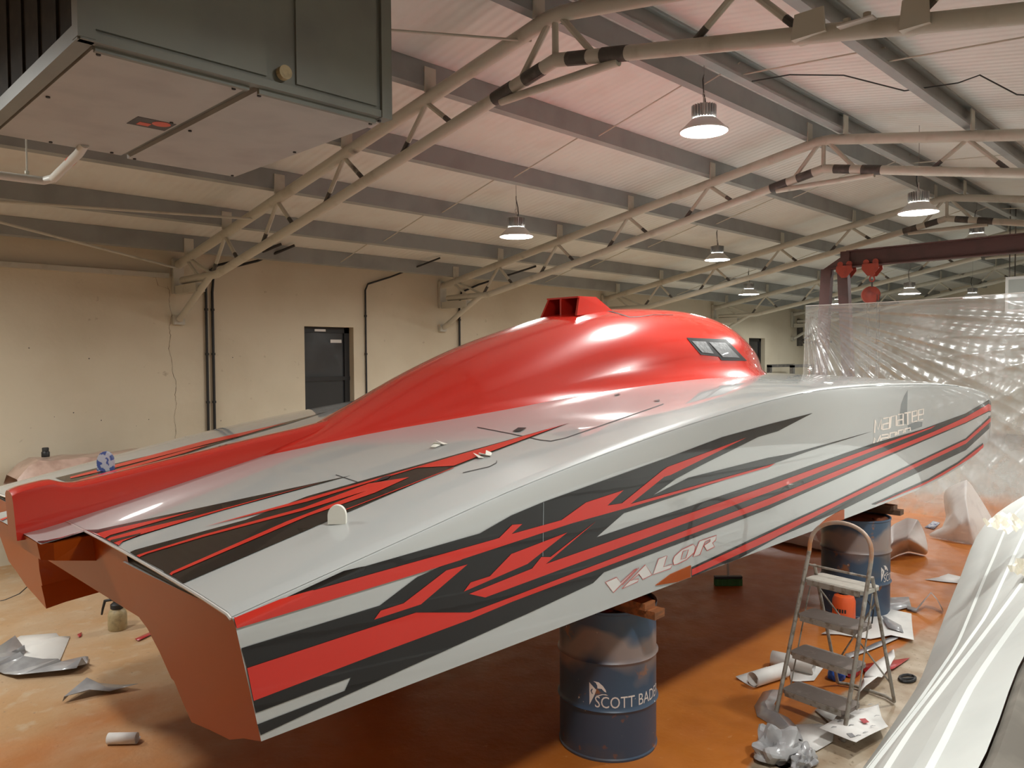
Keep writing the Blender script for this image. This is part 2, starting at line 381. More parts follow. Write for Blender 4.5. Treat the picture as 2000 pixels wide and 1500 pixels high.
TX = [4.14+4.5*i for i in range(5)]
def make_truss():
    t = thing('roof_truss', 'x', 'roof truss', (0, RIDGE_Y, 3.4), 'tubular roof trusses')
    def low(y):                                            # axis of bottom chord
        a = abs(y-RIDGE_Y)
        return 4.425 - a*.198 if a < 5.0 else max(3.365, 4.425-.198*a)
    ytop = [RIDGE_Y+d for d in (6.57, 5, 3, 1.2, .25, .08, 0)]
    for s in (1, -1):
        pts = [(0, RIDGE_Y+s*(y-RIDGE_Y), chord_z(y)) for y in ytop]
        pts[-1] = (0, RIDGE_Y, chord_z(RIDGE_Y)-.012)
        build(MB().tube(pts, .055, 14), 'top_chord', 'steel_cream', t, 40)
        yl = [6.45, 5.45, 3.7, 1.2, .42, 0]
        build(MB().tube([(0, RIDGE_Y+s*a, low(RIDGE_Y+a)) for a in yl], .048, 14), 'bottom_chord', 'steel_cream', t, 40)
        # webs
        for k, yp in enumerate(PURL[:5]):
            a = yp-RIDGE_Y
            for d in (-.32, .36):
                b = a+d
                if b > 6.3: continue
                p = Vector((0, RIDGE_Y+s*a, chord_z(RIDGE_Y+a)-.03)); q = Vector((0, RIDGE_Y+s*b, low(RIDGE_Y+b)+.02))
                wb = build(MB().tube([p, q], .022, 8), 'web', 'steel_cream', t, 40)
                if k > 0: build(MB().tube([q+(p-q)*.02, q+(p-q)*.28], .0225, 8), 'scorch_mark', 'steel_dark', wb, 40)
        for a, b in ((.06, .34),):
            wb = build(MB().tube([(0, RIDGE_Y+s*a, 4.70), (0, RIDGE_Y+s*b, low(RIDGE_Y+b)+.02)], .024, 8), 'web', 'steel_cream', t, 40)
        build(MB().tube([(0, RIDGE_Y+s*6.25, chord_z(RIDGE_Y+6.25)), (0, RIDGE_Y+s*5.55, low(RIDGE_Y+5.55))], .02, 8), 'web', 'steel_cream', t, 40)
        # knee brace and bearing plates on the wall
        build(MB().tube([(0, RIDGE_Y+s*5.62, 3.36), (0, RIDGE_Y+s*6.05, 3.14), (0, RIDGE_Y+s*6.56, 2.87)], .042, 12), 'knee_brace', 'steel_cream', t, 40)
        build(MB().box((-.07, RIDGE_Y+s*6.60-.03, 3.2), (.07, RIDGE_Y+s*6.60+.03, 3.66)), 'wall_plate', 'steel_cream', t)
        build(MB().box((-.07, RIDGE_Y+s*6.60-.03, 2.80), (.07, RIDGE_Y+s*6.60+.03, 2.92)), 'wall_plate', 'steel_cream', t)
        build(MB().box((-.06, RIDGE_Y+s*6.2-.28, 3.19), (.06, RIDGE_Y+s*6.2+.35, 3.30)), 'bearing_channel', 'steel_cream', t)
        for yp in PURL:
            yy = RIDGE_Y+s*(yp-RIDGE_Y); zc = chord_z(yp)
            build(MB().box((-.06, yy-.048, zc+.04), (.06, yy-.037, zc+.25)), 'purlin_cleat', 'steel_cream', t)
        build(MB().tube([(0, RIDGE_Y+s*.42, low(RIDGE_Y+.42)), (0, RIDGE_Y+s*.62, low(RIDGE_Y+.62))], .052, 12), 'scorch_mark', 'steel_dark', t, 40)
        build(MB().tube([(0, RIDGE_Y+s*.12, low(RIDGE_Y+.12)), (0, RIDGE_Y+s*.30, low(RIDGE_Y+.30))], .0495, 12), 'scorch_mark', 'steel_dark', t, 40)
    build(MB().tube([(0, RIDGE_Y, 4.72), (0, RIDGE_Y, 4.43)], .024, 8), 'king_post', 'steel_cream', t, 40)
    build(MB().tube([(0, RIDGE_Y+.55, low(RIDGE_Y+.55)-.05), (0, RIDGE_Y-.55, low(RIDGE_Y+.55)-.05)], .03, 12), 'collar_tie', 'steel_cream', t, 40)
    return t
TL = ['cream tubular roof truss nearest the camera, beside the grey air handling unit', 'cream tubular roof truss, second nearest, its ridge above the boat canopy', 'cream tubular roof truss, third nearest, behind the two lamps', 'cream tubular roof truss, fourth nearest, just past the gantry crane', 'cream tubular roof truss, farthest, meeting the wall beside the plastic sheet']
tr0 = make_truss(); tr0['label'] = TL[0]; tr0.location.x = TX[0]; WLOC[tr0.name] = Vector((TX[0], RIDGE_Y, 3.4))
for i in range(1, 5):
    c = copy_tree(tr0, (TX[i], RIDGE_Y, 3.4)); c['label'] = TL[i]
# clamps left on the bottom chord of the nearest truss
def on_x(u, v, x):
    d = ray(u, v); return CAMP + d*(x/d.x)
for (ua, ub, v, h) in ((1556, 1622, 57, .07), (1765, 1825, 38, .08)):
    p, q = on_x(ua, v, TX[0]), on_x(ub, v-5, TX[0]); m = MB(); ym = (p.y+q.y)/2; w = abs(p.y-q.y)/2; zl = (p.z+q.z)/2
    m.prism([(TX[0]-.07, ym-w, zl-.05), (TX[0]-.07, ym+w, zl-.05), (TX[0]-.07, ym+w*.8, zl+h), (TX[0]-.07, ym-w*.9, zl+h)], (.012, 0, 0)); m.box((TX[0]-.07, ym-w, zl-.06), (TX[0]+.05, ym+w, zl-.05)); 
    m.f = m.f; build(m, 'clamp_bracket', 'steel_cream', tr0)
p = on_x(1683, 52, TX[0]); build(MB().box((TX[0]-.10, p.y-.09, p.z-.004), (TX[0]-.03, p.y+.09, p.z+.004)), 'clamp_plate', 'vlight', tr0)
for dy in (-.05, .05): build(MB().lathe([(.02, 0), (.02, .03)], (TX[0]-.065, p.y+dy, p.z+.004), 8), 'bolt', 'steel_cream', tr0)
# sag rods between purlins
SL = ['thin rod line tying purlins over the nearest bay beside the hanging lamp', 'thin rod line tying purlins over the second bay of the roof', 'thin rod line tying purlins over the third bay of the roof', 'thin rod line tying purlins over the farthest bay of the roof']
for i in range(4):
    x = TX[i]+2.25; t = thing('sag_rod_line', SL[i], 'tie rod', (x, 6, roof_z(6)-.1), 'sag rods between purlins')
    ys = PURL+PURL_R[:3]
    for a, b in zip(ys[:-1], ys[1:]):
        build(MB().tube([(x, a, roof_z(a)-.16), (x, b, roof_z(b)-.05)], .007, 6), 'rod', 'steel_cream', t)
# loose bracing rods by the first truss
tag(build(MB().tube([(4.12, 8.15, 3.90), (-3.4, 9.6, 3.70)], .013, 8), 'bracing_rod', 'steel_cream'), 'upper slim cream bracing rod running left from the nearest truss', 'tie rod')
tag(build(MB().tube([(4.08, 10.12, 3.52), (-2.0, 7.4, 4.12)], .015, 8), 'bracing_rod', 'steel_cream'), 'lower slim cream bracing rod sloping down to the nearest truss foot', 'tie rod')
tag(build(MB().tube([(4.2, 3.95, 4.66), (1.0, 5.4, 4.42)], .010, 8), 'bracing_rod', 'steel_cream'), 'thin bracing rod from the nearest truss ridge towards the air handling unit', 'tie rod')

# conduits on the left wall
def conduit(pts, label, rr=.018):
    m = MB().tube(pts, rr, 10); o = build(m, 'conduit_pipe', 'black', None, 40); tag(o, label, 'pipe', 'black conduits on the left wall')
    zs = [3.0, 2.4, 1.75]
    for z in zs:
        x = pts[-1][0]; build(MB().lathe([(rr+.008, z), (rr+.008, z+.03)], (x, WALL_Y-.03, 0), 10), 'clip', 'dark', o)
    return o
yw = WALL_Y-.03
conduit([(5.35, 9.75, 3.92), (5.0, 10.05, 3.72), (4.68, yw, 3.62), (4.525, yw, 3.5), (4.513, yw, 3.3), (4.513, yw, .1)], 'left black conduit of the pair beside the nearest truss foot')
conduit([(5.55, 9.75, 3.92), (5.15, 10.05, 3.70), (4.85, yw, 3.60), (4.62, yw, 3.45), (4.60, yw, 3.25), (4.60, yw, .1)], 'right black conduit of the pair beside the nearest truss foot')
conduit([(8.05, 9.6, 3.95), (7.55, yw, 3.66), (7.12, yw, 3.52), (7.07, yw, 3.42), (7.07, yw, .1)], 'single black conduit with a bent top right of the dark window', .014)
conduit([(10.2, 9.5, 3.98), (9.5, yw, 3.66), (9.09, yw, 3.5), (9.04, yw, 3.3), (9.04, yw, .1)], 'black conduit behind the second truss foot', .018)

# ------------------------------------------------------------------ air handling unit
def make_hvac():
    xa, xb, ya, yb, z0, z1 = .912, 2.27, 3.085, 4.66, 3.5, 4.27
    t = thing('air_handling_unit', 'large grey sheet metal air handling unit hung below the roof', 'air handler', ((xa+xb)/2, (ya+yb)/2, z0))
    m = MB(); m.box((xa+.05, ya, z0), (xb, yb, z1)); build(m, 'casing', 'hvac', t)
    # front panels (towards the ridge)
    build(MB().box((xa+.03, ya-.012, z0+.035), (xa+.72, ya, z1-.02)), 'front_panel', 'hvac', t)
    build(MB().box((xa+.86, ya-.012, z0+.035), (xb-.075, ya, z1-.02)), 'front_panel', 'hvac', t)
    build(MB().box((xb-.05, ya-.02, z0-.015), (xb+.008, ya+.05, z1)), 'corner_post', 'hvac', t)
    build(MB().box((xa-.01, ya-.015, z0-.005), (xa+.05, ya+.05, z1)), 'corner_post', 'hvac', t)
    build(MB().box((xa, ya-.012, z0-.012), (xb, ya+.03, z0+.02)), 'bottom_rail', 'hvac', t)
    build(MB().box((xa-.008, ya, z0-.012), (xa+.05, yb, z0+.05)), 'bottom_rail', 'hvac', t)
    # bottom panels
    p1 = build(MB().box((xa+.06, ya+.06, z0-.016), (xa+.66, yb-.015, z0)), 'bottom_panel', 'hvac_low', t)
    build(MB().box((xa+.70, ya+.04, z0-.022), (xb-.02, yb+.01, z0)), 'bottom_panel', 'hvac_low', t)
    build(MB().box((xa+.06, ya+.028, z0-.03), (xa+.66, ya+.05, z0)), 'drip_strip', 'hvac', t)
    build(MB().box((xa+.70, ya+.02, z0-.036), (xb-.06, ya+.04, z0)), 'drip_strip', 'hvac', t)
    for (x, y, zo) in [(xa+.09, ya+.09, .016), (xa+.62, ya+.09, .016), (xa+.09, ya+.75, .016), (xa+.62, ya+.75, .016), (xa+.6, yb-.05, .016), (xa+.3, yb-.05, .016), (xa+.73, ya+.08, .022), (xb-.05, ya+.08, .022), (xa+.73, yb-.02, .022), (xb-.05, yb-.02, .022), (xb-.05, ya+.8, .022), (xa+.73, ya+.8, .022), (xb-.04, ya+.02, .02)]:
        build(MB().lathe([(.009, z0-zo-.006), (.009, z0-zo+.001)], (x, y, 0), 8), 'screw', 'dark', t)
    # warning sticker on the first bottom panel
    zz = z0-.0175; cx, cy = xa+.56, ya+.84
    st = build(MB().box((cx-.09, cy-.075, zz), (cx+.09, cy+.075, zz+.002)), 'sticker', 'sticker', t)
    build(MB().lathe([(.042, zz-.0012), (.042, zz)], (cx+.035, cy-.03, 0), 20), 'print', 'sticker_red', st)
    build(MB().box((cx-.055, cy+.0, zz-.0012), (cx+.0, cy+.05, zz)), 'print', 'sticker_red', st)
    build(MB().lathe([(.03, z0+.045), (.03, z0+.075)], (0, 0, 0), 16), 'cable_gland', 'beige', t)
    g = [c for c in t.children if c.name.startswith('cable_gland')][0]; g.rotation_euler = (math.pi/2, 0, 0); g.location = Vector((xa+.79, ya-.015, z0+.06))-WLOC[t.name]
    # open duct side with dark ribs
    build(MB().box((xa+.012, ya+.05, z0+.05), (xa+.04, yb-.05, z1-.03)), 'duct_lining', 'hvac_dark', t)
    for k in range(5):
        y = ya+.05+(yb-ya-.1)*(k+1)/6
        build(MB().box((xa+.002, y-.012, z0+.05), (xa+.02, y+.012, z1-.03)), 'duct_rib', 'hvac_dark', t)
    for x in (xa+.1, xb-.1):
        for y in (ya+.1, yb-.1):
            build(MB().tube([(x, y, z1), (x, y, roof_z(y))], .012, 8), 'hanger_rod', 'steel_dark', t)
    return t
make_hvac()
dp = thing('drain_pipe', 'white drain pipe with red band below the air handling unit', 'pipe', (1.1, 4.9, 3.4))
build(MB().tube([(1.36, 4.56, 3.49), (1.36, 4.66, 3.46), (1.335, 5.05, 3.385)], .024, 12), 'pipe', 'white_pipe', dp, 40)
build(MB().tube([(1.335, 5.05, 3.385), (1.30, 5.10, 3.375), (1.20, 5.115, 3.375), (-1.2, 5.2, 3.375)], .024, 12), 'pipe', 'white_pipe', dp, 40)
build(MB().tube([(1.356, 4.76, 3.444), (1.353, 4.80, 3.436)], .0255, 12), 'band', 'sticker_red', dp, 40)
build(MB().tube([(1.22, 5.115, 3.40), (1.22, 5.115, roof_z(5.1))], .005, 6), 'hanger', 'steel_cream', dp)
build(MB().tube([(1.22, 5.115, 3.375+.03*1), (1.22, 5.115, 3.42)], .012, 8), 'clamp', 'steel_cream', dp)

# ------------------------------------------------------------------ lamps
def make_lamp():
    t = thing('high_bay_lamp', 'x', 'lamp', (0, 0, 0), 'high bay lamps')
    build(MB().lathe([(.095, .115), (.11, .108), (.205, .015), (.215, .012), (.215, 0), (.205, 0), (.2, .008), (.1, .1)], n=36, caps=False), 'shade', 'lampcap', t, 35)
    build(MB().lathe([(.03, .125), (.09, .125), (.09, .118)], n=24), 'driver_plate', 'alu', t, 35)
    hs = build(MB().lathe([(.075, .118), (.075, .235), (.05, .245)], n=24), 'heat_sink', 'alu', t, 35)
    fm = None
    for k in range(24):
        a = 2*math.pi*k/24; d = Vector((math.cos(a), math.sin(a), 0)); p = Vector((-d.y, d.x, 0))
        f = build(MB().obox(d*.09+Vector((0, 0, .175)), d*.018, p*.003, Vector((0, 0, .055))), 'fin', 'alu', hs)
    build(MB().lathe([(.203, .003), (.203, .007)], n=36), 'lens', 'lens', t, 35)
    build(MB().tube([(0, 0, .245), (0, 0, .30)], .008, 8), 'hook_stem', 'alu', t)
    build(MB().tube([(0.02*math.cos(a), 0, .32+.02*math.sin(a)) for a in [k*math.pi/6 for k in range(12)]], .004, 6, closed=True), 'hook', 'alu', t)
    build(MB().tube([(0, 0, .335), (0, 0, .50)], .0035, 6), 'chain', 'rope', t)
    build(MB().tube([(.03, 0, .245), (.07, .03, .30), (.08, .05, .38), (.03, .03, .47), (0, 0, .5)], .006, 8), 'cable', 'black', t, 40)
    return t
LAMPS = [((6.11, 3.656, 4.32), 'brightest round high bay lamp, nearest, hanging under the ridge'),
         ((6.87, 6.73, 3.83), 'high bay lamp in the nearest bay left of the ridge, hanging on a looped cable'),
         ((9.41, 2.91, 3.93), 'high bay lamp hanging above the boat bow, right of the second truss ridge'),
         ((11.71, 6.75, 3.96), 'high bay lamp in the second bay, above the red cabin windows'),
         ((14.21, 3.52, 4.18), 'high bay lamp just above the maroon gantry beam at the right'),
         ((15.08, 7.95, 3.64), 'small distant high bay lamp left of the gantry leg'),
         ((17.03, 5.42, 3.60), 'small distant high bay lamp seen under the gantry beam above the plastic sheet'),
         ((-.3, 8.3, 3.78), 'added high bay lamp left of the air handling unit, out of view, brightening the left wall'),  # unseen lamp, added to boost the light on the left wall
         ((2.2, .75, 4.0), 'high bay lamp over the white upturned hull, out of view at lower right'),
         ((6.6, .75, 4.0), 'high bay lamp over the walkway right of the step ladder, out of view'),
         ((11.2, .75, 4.0), 'high bay lamp right of the boat bow, out of view'),
         ((19.5, 1.4, 3.95), 'added high bay lamp at the far end right, hidden behind the plastic sheet'),  # extra lamp put in to light the far end of the hall
         ((19.6, 7.9, 3.64), 'added high bay lamp in the last bay, lightening the far left wall'),  # added lamp, lifts the dark far wall
         ((21.5, 5.4, 3.75), 'added high bay lamp in the last bay near the ridge, lightening the far end'),  # added lamp, fills the far bays with light
         ((-.3, 5.5, 4.0), 'high bay lamp behind the stern, out of view at left beside the air handling unit')]
lamp0 = make_lamp(); lamps = [lamp0] + [copy_tree(lamp0) for _ in LAMPS[1:]]
for o, (p, lab) in zip(lamps, LAMPS):
    o.location = p; o['label'] = lab; WLOC[o.name] = Vector(p)
    ld = bpy.data.lights.new('lamp_light', 'AREA'); ld.shape = 'DISK'; ld.size = .38; ld.energy = LAMP_W; ld.color = LAMP_COL; ld.spread = math.radians(165)
    lo = bpy.data.objects.new('lamp_light', ld); COL.objects.link(lo); lo.parent = o; lo.location = (0, 0, -.004)
    up = roof_z(p[1])-p[2]-.5
    if up > .05: build(MB().tube([Vector(p)+Vector((0, 0, .5)), Vector(p)+Vector((0, 0, .5+up))], .003, 6), 'wire', 'rope', o)
# loose cable along the ridge
tag(build(MB().tube([(6.3, 3.3, 4.72), (6.6, 3.1, 4.80), (6.9, 2.75, 4.78), (7.2, 2.35, 4.62), (7.45, 2.0, 4.66), (7.5, 1.85, 4.70), (7.6, 1.6, 4.5), (7.8, 1.2, 4.42)], .006, 6), 'hanging_cable', 'black', None, 40), 'thin dark cable sagging between the purlins right of the ridge', 'cable')

# ------------------------------------------------------------------ the race boat
YC = 4.20
def lerp_tab(tab, x):
    if x <= tab[0][0]: return tab[0][1]
    for (a, p), (b, q) in zip(tab[:-1], tab[1:]):
        if x <= b: return p+(q-p)*(x-a)/(b-a)
    return tab[-1][1]
def smooth_tab(tab):                                   # Catmull-Rom through the table
    def f(x):
        n = len(tab)
        if x <= tab[0][0]: return tab[0][1]
        if x >= tab[-1][0]: return tab[-1][1]
        for i in range(n-1):
            if x <= tab[i+1][0]:
                x0, y0 = tab[i]; x1, y1 = tab[i+1]; h = x1-x0; t = (x-x0)/h
                m0 = (y1-tab[i-1][1])/(x1-tab[i-1][0]) if i > 0 else (y1-y0)/h
                m1 = (tab[i+2][1]-y0)/(tab[i+2][0]-x0) if i < n-2 else (y1-y0)/h
                return (2*t**3-3*t*t+1)*y0 + (t**3-2*t*t+t)*h*m0 + (-2*t**3+3*t*t)*y1 + (t**3-t*t)*h*m1
    return f
XT = 11.36                                              # bow tip
sheer_z = smooth_tab([(.9, 1.462), (1.133, 1.498), (1.406, 1.55), (1.86, 1.638), (2.433, 1.749), (3.181, 1.862), (4.198, 1.981), (5.405, 2.079), (6.57, 2.093), (7.88, 2.069), (8.81, 2.038), (9.62, 1.993), (10.07, 1.953), (10.57, 1.884), (10.83, 1.825), (11.1, 1.74), (11.3, 1.65), (XT, 1.58)])
chine_z = smooth_tab([(.9, 1.015), (4, 1.02), (7.1, 1.03), (8.14, 1.045), (8.83, 1.074), (9.8, 1.143), (10.43, 1.239), (10.74, 1.305), (10.9, 1.36), (11.15, 1.45), (11.3, 1.53), (XT, 1.565)])
def out_y(x):
    b = lerp_tab([(1, 2.42), (5.4, 2.42), (6.57, 2.43), (7.88, 2.45), (8.81, 2.46), (9.62, 2.47), (10.57, 2.49)], x)
    if x > 10.45:
        q = min(1, (x-10.45)/(XT-10.45)); b = 2.488 + .51*(1-math.sqrt(max(0, 1-q**3)))
    return b
def chine_y(x):
    return out_y(x) + .05*min(1, max(0, (8.2-x)/3))
def in_y(x):
    if x < 9.2: return 3.44
    q = min(1, (x-9.2)/(XT-9.2)); return 3.0 + .44*math.sqrt(max(0, 1-q**2.2))
crown = smooth_tab([(.9, .055), (1.2, .064), (1.6, .074), (2.2, .085), (6, .085), (8, .085), (9.4, .06), (XT, .03)])
def deck_z(x, y): return sheer_z(x) + crown(x)*(1-min(1, abs((y-YC)/1.76))**2)
roof_t = smooth_tab([(1.0, 1.235), (3, 1.26), (6, 1.42), (8, 1.62), (9.4, 1.86), (XT, 1.9)])
def transom_x(z): return 1.13 + .12*(1.5-z)/.49
def mir(p): return Vector((p[0], 2*YC-p[1], p[2]))

boat = thing('racing_catamaran', 'long silver racing catamaran with red cabin and red and black vinyl stripes', 'boat', (6.2, YC, .88))
XS = [1.13] + [1.4+.3*i for i in range(30)] + [10.2, 10.4, 10.55, 10.7, 10.82, 10.92, 11.0, 11.08, 11.15, 11.21, 11.26, 11.30, 11.33, 11.35, XT-.002]
def sponson_rows():
    rows = []; nside = 8
    for x in XS:
        zs, zc = sheer_z(x), chine_z(x); yo, ycn, yi = out_y(x), chine_y(x), in_y(x); wdt = max(yi-yo, .004); g = min(1, wdt/1.0); hh = max(zs-zc, .01)
        kd = lerp_tab([(1, .19), (2.6, .07), (8, .07), (XT, .04)], x)*min(1, hh/.5)
        fr = min(.04, hh*.2, wdt*.3)
        r = [(yi, zs-.012), (yi-wdt*.3, zs-.012), (yo+fr*1.6, zs-.001), (yo+fr*.6, zs-.004), (yo+fr*.2, zs-.016), (yo, zs-fr)]
        for k in range(1, nside+1):
            t = k/nside; r.append((yo+(ycn-yo)*t, zs-fr+(zc-zs+fr)*t))
        yk = ycn+lerp_tab([(1, .69), (2.6, .62), (XT, .60)], x)*g; rt = min(roof_t(x), zs-.05*hh)
        r += [(ycn+.16*g, zc-kd*.28), (ycn+.30*g, zc-kd*.62), (ycn+.50*g, zc-kd*.8), (yk, zc-kd)]
        top = zc+(rt-zc)*.98
        a = lambda f: zc-kd+(top-zc+kd)*f
        r += [(yk+.035*g, a(.18)), (yk+.07*g, a(.42)), (yk+.095*g, a(.43)), (yk+.15*g, a(.70)), (min(yi, yk+.22*g), a(.92)), (yi, a(1.0))]
        if x < 1.2: r = [(y, z, transom_x(z)) for y, z in r]
        else: r = [(y, z, x) for y, z in r]
        rows.append([Vector((p[2], p[0], p[1])) for p in r])
    return rows
ROWS = sponson_rows(); NR = len(ROWS[0])
def make_sponson(flip):
    m = MB(); rows = [[mir(p) if flip else p for p in r] for r in ROWS]
    o = len(m.v)
    for r in rows: m.v += r
    for i in range(len(rows)-1):
        for j in range(NR):
            j2 = (j+1) % NR
            m.f.append((i*NR+j, i*NR+j2, (i+1)*NR+j2, (i+1)*NR+j)); m.m.append(0 if j < 13 else 1)
    m.f.append(tuple(range(NR))); m.m.append(1)
    m.f.append(tuple((len(rows)-1)*NR+j for j in range(NR))); m.m.append(0)
    return m
spn = make_sponson(False)
BVH_SIDE = BVHTree.FromPolygons(spn.v, spn.f)
near_sp = build(spn, 'sponson', ['silver', 'orange'], boat, 32)
build(make_sponson(True), 'sponson', ['silver', 'orange'], boat, 32)

# deck
XD = [1.128] + [1.4+.25*i for i in range(33)]
def deck_rows():
    rows = []
    for x in XD:
        yo = out_y(x); fr = .04
        ys = [yo+fr*.25, yo+fr*.7, yo+fr*1.7] + [yo+.07+(YC-yo-.07)*k/12 for k in range(1, 13)]
        zz = [sheer_z(x)-.010, sheer_z(x)+.001, sheer_z(x)+.005]+[deck_z(x, y)+.005 for y in ys[3:]]
        half = [Vector((transom_x(z) if x < 1.2 else x, y, z)) for y, z in zip(ys, zz)]
        rows.append(half + [mir(p) for p in half[-2::-1]])
    return rows
dk = MB(); DR = deck_rows(); dk.grid(DR)
# aft engine platform top
xp0, yp0, yp1 = .93, 3.84, 4.80
dk.grid([[(x, yp0+(yp1-yp0)*k/6, deck_z(max(x, .95), yp0+(yp1-yp0)*k/6)+.005) for k in range(7)] for x in (xp0, 1.02, 1.128)])
BVH_DECK = BVHTree.FromPolygons(dk.v, dk.f)
build(dk, 'deck', 'silver', boat, 30)
# front lip of the wing
fl = MB(); last = DR[-1]; fl.grid([last, [Vector((p.x+.02, p.y, max(p.z-.10, 1.75))) for p in last]]); build(fl, 'deck_lip', 'silver', boat, 30)
# tunnel roof and centre transom
tn = MB(); xs_ = [1.13+.5*i for i in range(17)]
rw = []
for x in xs_: rw.append([Vector(((transom_x(1.235) if x < 1.2 else x), 3.40+(2*YC-6.80)*k/8, roof_t(x))) for k in range(9)])
tn.grid(rw); build(tn, 'tunnel_roof', 'orange', boat, 30)
ct = MB(); tops = [Vector((transom_x(1.5)+.001, 3.40+(2*YC-6.80)*k/8, deck_z(1.13, 3.40+(2*YC-6.80)*k/8)+.002)) for k in range(9)]
ct.grid([tops, [Vector((transom_x(1.235), p.y, 1.235)) for p in tops]]); build(ct, 'transom_panel', 'orange', boat, 30)
# engine platform body
ep = MB(); zt = deck_z(.95, 4.0)
for s in (0,):
    A = [(xp0, yp0+.0, zt), (xp0, yp1, zt), (1.14, yp1, zt+.01), (1.14, yp0, zt+.01)]
    B = [(xp0+.03, yp0+.08, zt-.085), (xp0+.03, yp1-.08, zt-.085), (1.16, yp1-.03, zt-.13), (1.16, yp0+.03, zt-.13)]
    A2 = [(xp0, yp0+.06, zt), (xp0, yp1-.06, zt), (xp0+.05, yp1, zt), (1.14, yp1, zt+.01), (1.14, yp0, zt+.01), (xp0+.05, yp0, zt)]
    B2 = [(xp0+.02, yp0+.09, zt-.085), (xp0+.02, yp1-.09, zt-.085), (xp0+.06, yp1-.03, zt-.085), (1.17, yp1-.03, zt-.12), (1.17, yp0+.03, zt-.12), (xp0+.06, yp0+.03, zt-.085)]
    ep.add(A2+B2, [(0,1,2,3,4,5), (11,10,9,8,7,6)]+[(i, (i+1) % 6, 6+(i+1) % 6, 6+i) for i in range(6)])
build(ep, 'engine_platform', 'orange', boat)
# transom rubbing edge
te = MB(); rr = [Vector((p.x-.004, p.y, p.z-.006)) for p in DR[0]]; te.tube(rr, .006, 6); build(te, 'transom_edge', 'vlight', boat, 40)

# spine fin
top_z = smooth_tab([(.89, 1.728), (.92, 1.742), (1.0, 1.757), (1.06, 1.762), (1.10, 1.748), (1.16, 1.736), (1.3, 1.753), (1.5, 1.785), (1.68, 1.812), (2.1, 1.878), (2.53, 1.94), (2.8, 2.0)])
sp = MB(); rows = []
for x in [.89, .905, .93, .98, 1.03, 1.06, 1.08, 1.1, 1.13, 1.17, 1.25] + [1.4+.2*i for i in range(8)]:
    w0 = .075; zt_ = top_z(x); zb = deck_z(max(x, .93), YC)-.02
    hw = [(-w0-.002, zb), (-w0, zb+.035), (-w0+.004, zt_-.05), (-w0+.012, zt_-.018), (-w0+.035, zt_-.003), (0, zt_)]
    rows.append([Vector((x+.012*(zt_-z)/.2, YC+y, z)) for y, z in hw] + [Vector((x+.012*(zt_-z)/.2, YC-y, z)) for y, z in hw[-2::-1]])
sp.grid(rows); k = len(rows[0]); sp.f.append(tuple(range(k))); sp.m.append(1); sp.f.append(tuple((len(rows)-1)*k+j for j in range(k))); sp.m.append(0)
build(sp, 'spine_fin', ['red', 'orange'], boat, 40)

# cabin canopy
can_top = smooth_tab([(2.1, 1.80), (2.53, 1.922), (2.6, 1.962), (2.83, 2.064), (3.24, 2.248), (3.71, 2.421), (4.23, 2.567), (4.74, 2.685), (5.25, 2.748), (5.8, 2.775), (6.3, 2.768), (6.7, 2.715), (7.28, 2.55), (7.55, 2.42), (7.72, 2.335), (8.06, 2.20), (8.47, 2.10)])
can_w = smooth_tab([(2.1, .07), (2.35, .20), (2.7, .30), (3.2, .46), (3.65, .56), (4.4, .64), (5.0, .74), (5.6, .80), (6.3, .82), (6.9, .68), (7.4, .46), (7.9, .21), (8.25, .09), (8.47, .02)])
can_e = smooth_tab([(2.1, 1.3), (3.5, 1.25), (4.8, 1.0), (5.8, .82), (6.6, .86), (7.3, 1.05), (8.0, 1.35), (8.46, 1.6)])
cn = MB(); rows = []
xc = [2.1+.12*i for i in range(53)] + [8.40, 8.455]
for x in xc:
    wv, e = can_w(x), can_e(x); r = []
    for k in range(25):
        th = math.pi*k/24; c, s_ = math.cos(th), math.sin(th)
        y = -wv*math.copysign(abs(c)**e, c); zb = deck_z(x, YC-abs(y)) - .004
        h = max(can_top(x)-deck_z(x, YC), .01)
        fz = s_**e
        fz = fz - .10*math.sin(math.pi*min(1, fz/.35))*(1 if fz < .35 else 0)*.35
        r.append(Vector((x, YC+y*(1+.10*(1-min(1, fz/.16))**2), zb+h*fz)))
    rows.append(r)
cn.grid(rows)
BVH_CAN = BVHTree.FromPolygons(cn.v, cn.f)
canopy = build(cn, 'canopy', 'red', boat, 60)
# nose step: join line where canopy meets the deck (thin bead)
# air scoop on top of the canopy
sc = MB(); x0, x1 = 4.72, 5.20; zb = 2.66; zt2 = 2.83
for s in (-1, 1):
    sc.prism([(x0+.05, YC+s*.20, zb+.01), (x0+.12, YC+s*.17, zt2), (x1-.15, YC+s*.17, zt2+.005), (x1+.05, YC+s*.20, zb+.06)], (0, -s*.02, 0))
sc.prism([(x0+.10, YC-.17, zt2-.014), (x0+.10, YC+.17, zt2-.014), (x1-.15, YC+.17, zt2-.01), (x1-.15, YC-.17, zt2-.01)], (0, 0, .014))
sc.prism([(x1-.16, YC-.17, zt2), (x1-.16, YC+.17, zt2), (x1+.05, YC+.20, zb+.06), (x1+.05, YC-.20, zb+.06)], (-.02, 0, -.01))
scoop = build(sc, 'air_scoop', 'red', boat)
build(MB().box((x0+.30, YC-.17, zb+.02), (x0+.31, YC+.17, zt2-.02)), 'scoop_back', 'red', scoop)
build(MB().box((x0+.08, YC-.008, zb+.01), (x1-.18, YC+.008, zt2-.012)), 'scoop_divider', 'red', scoop)

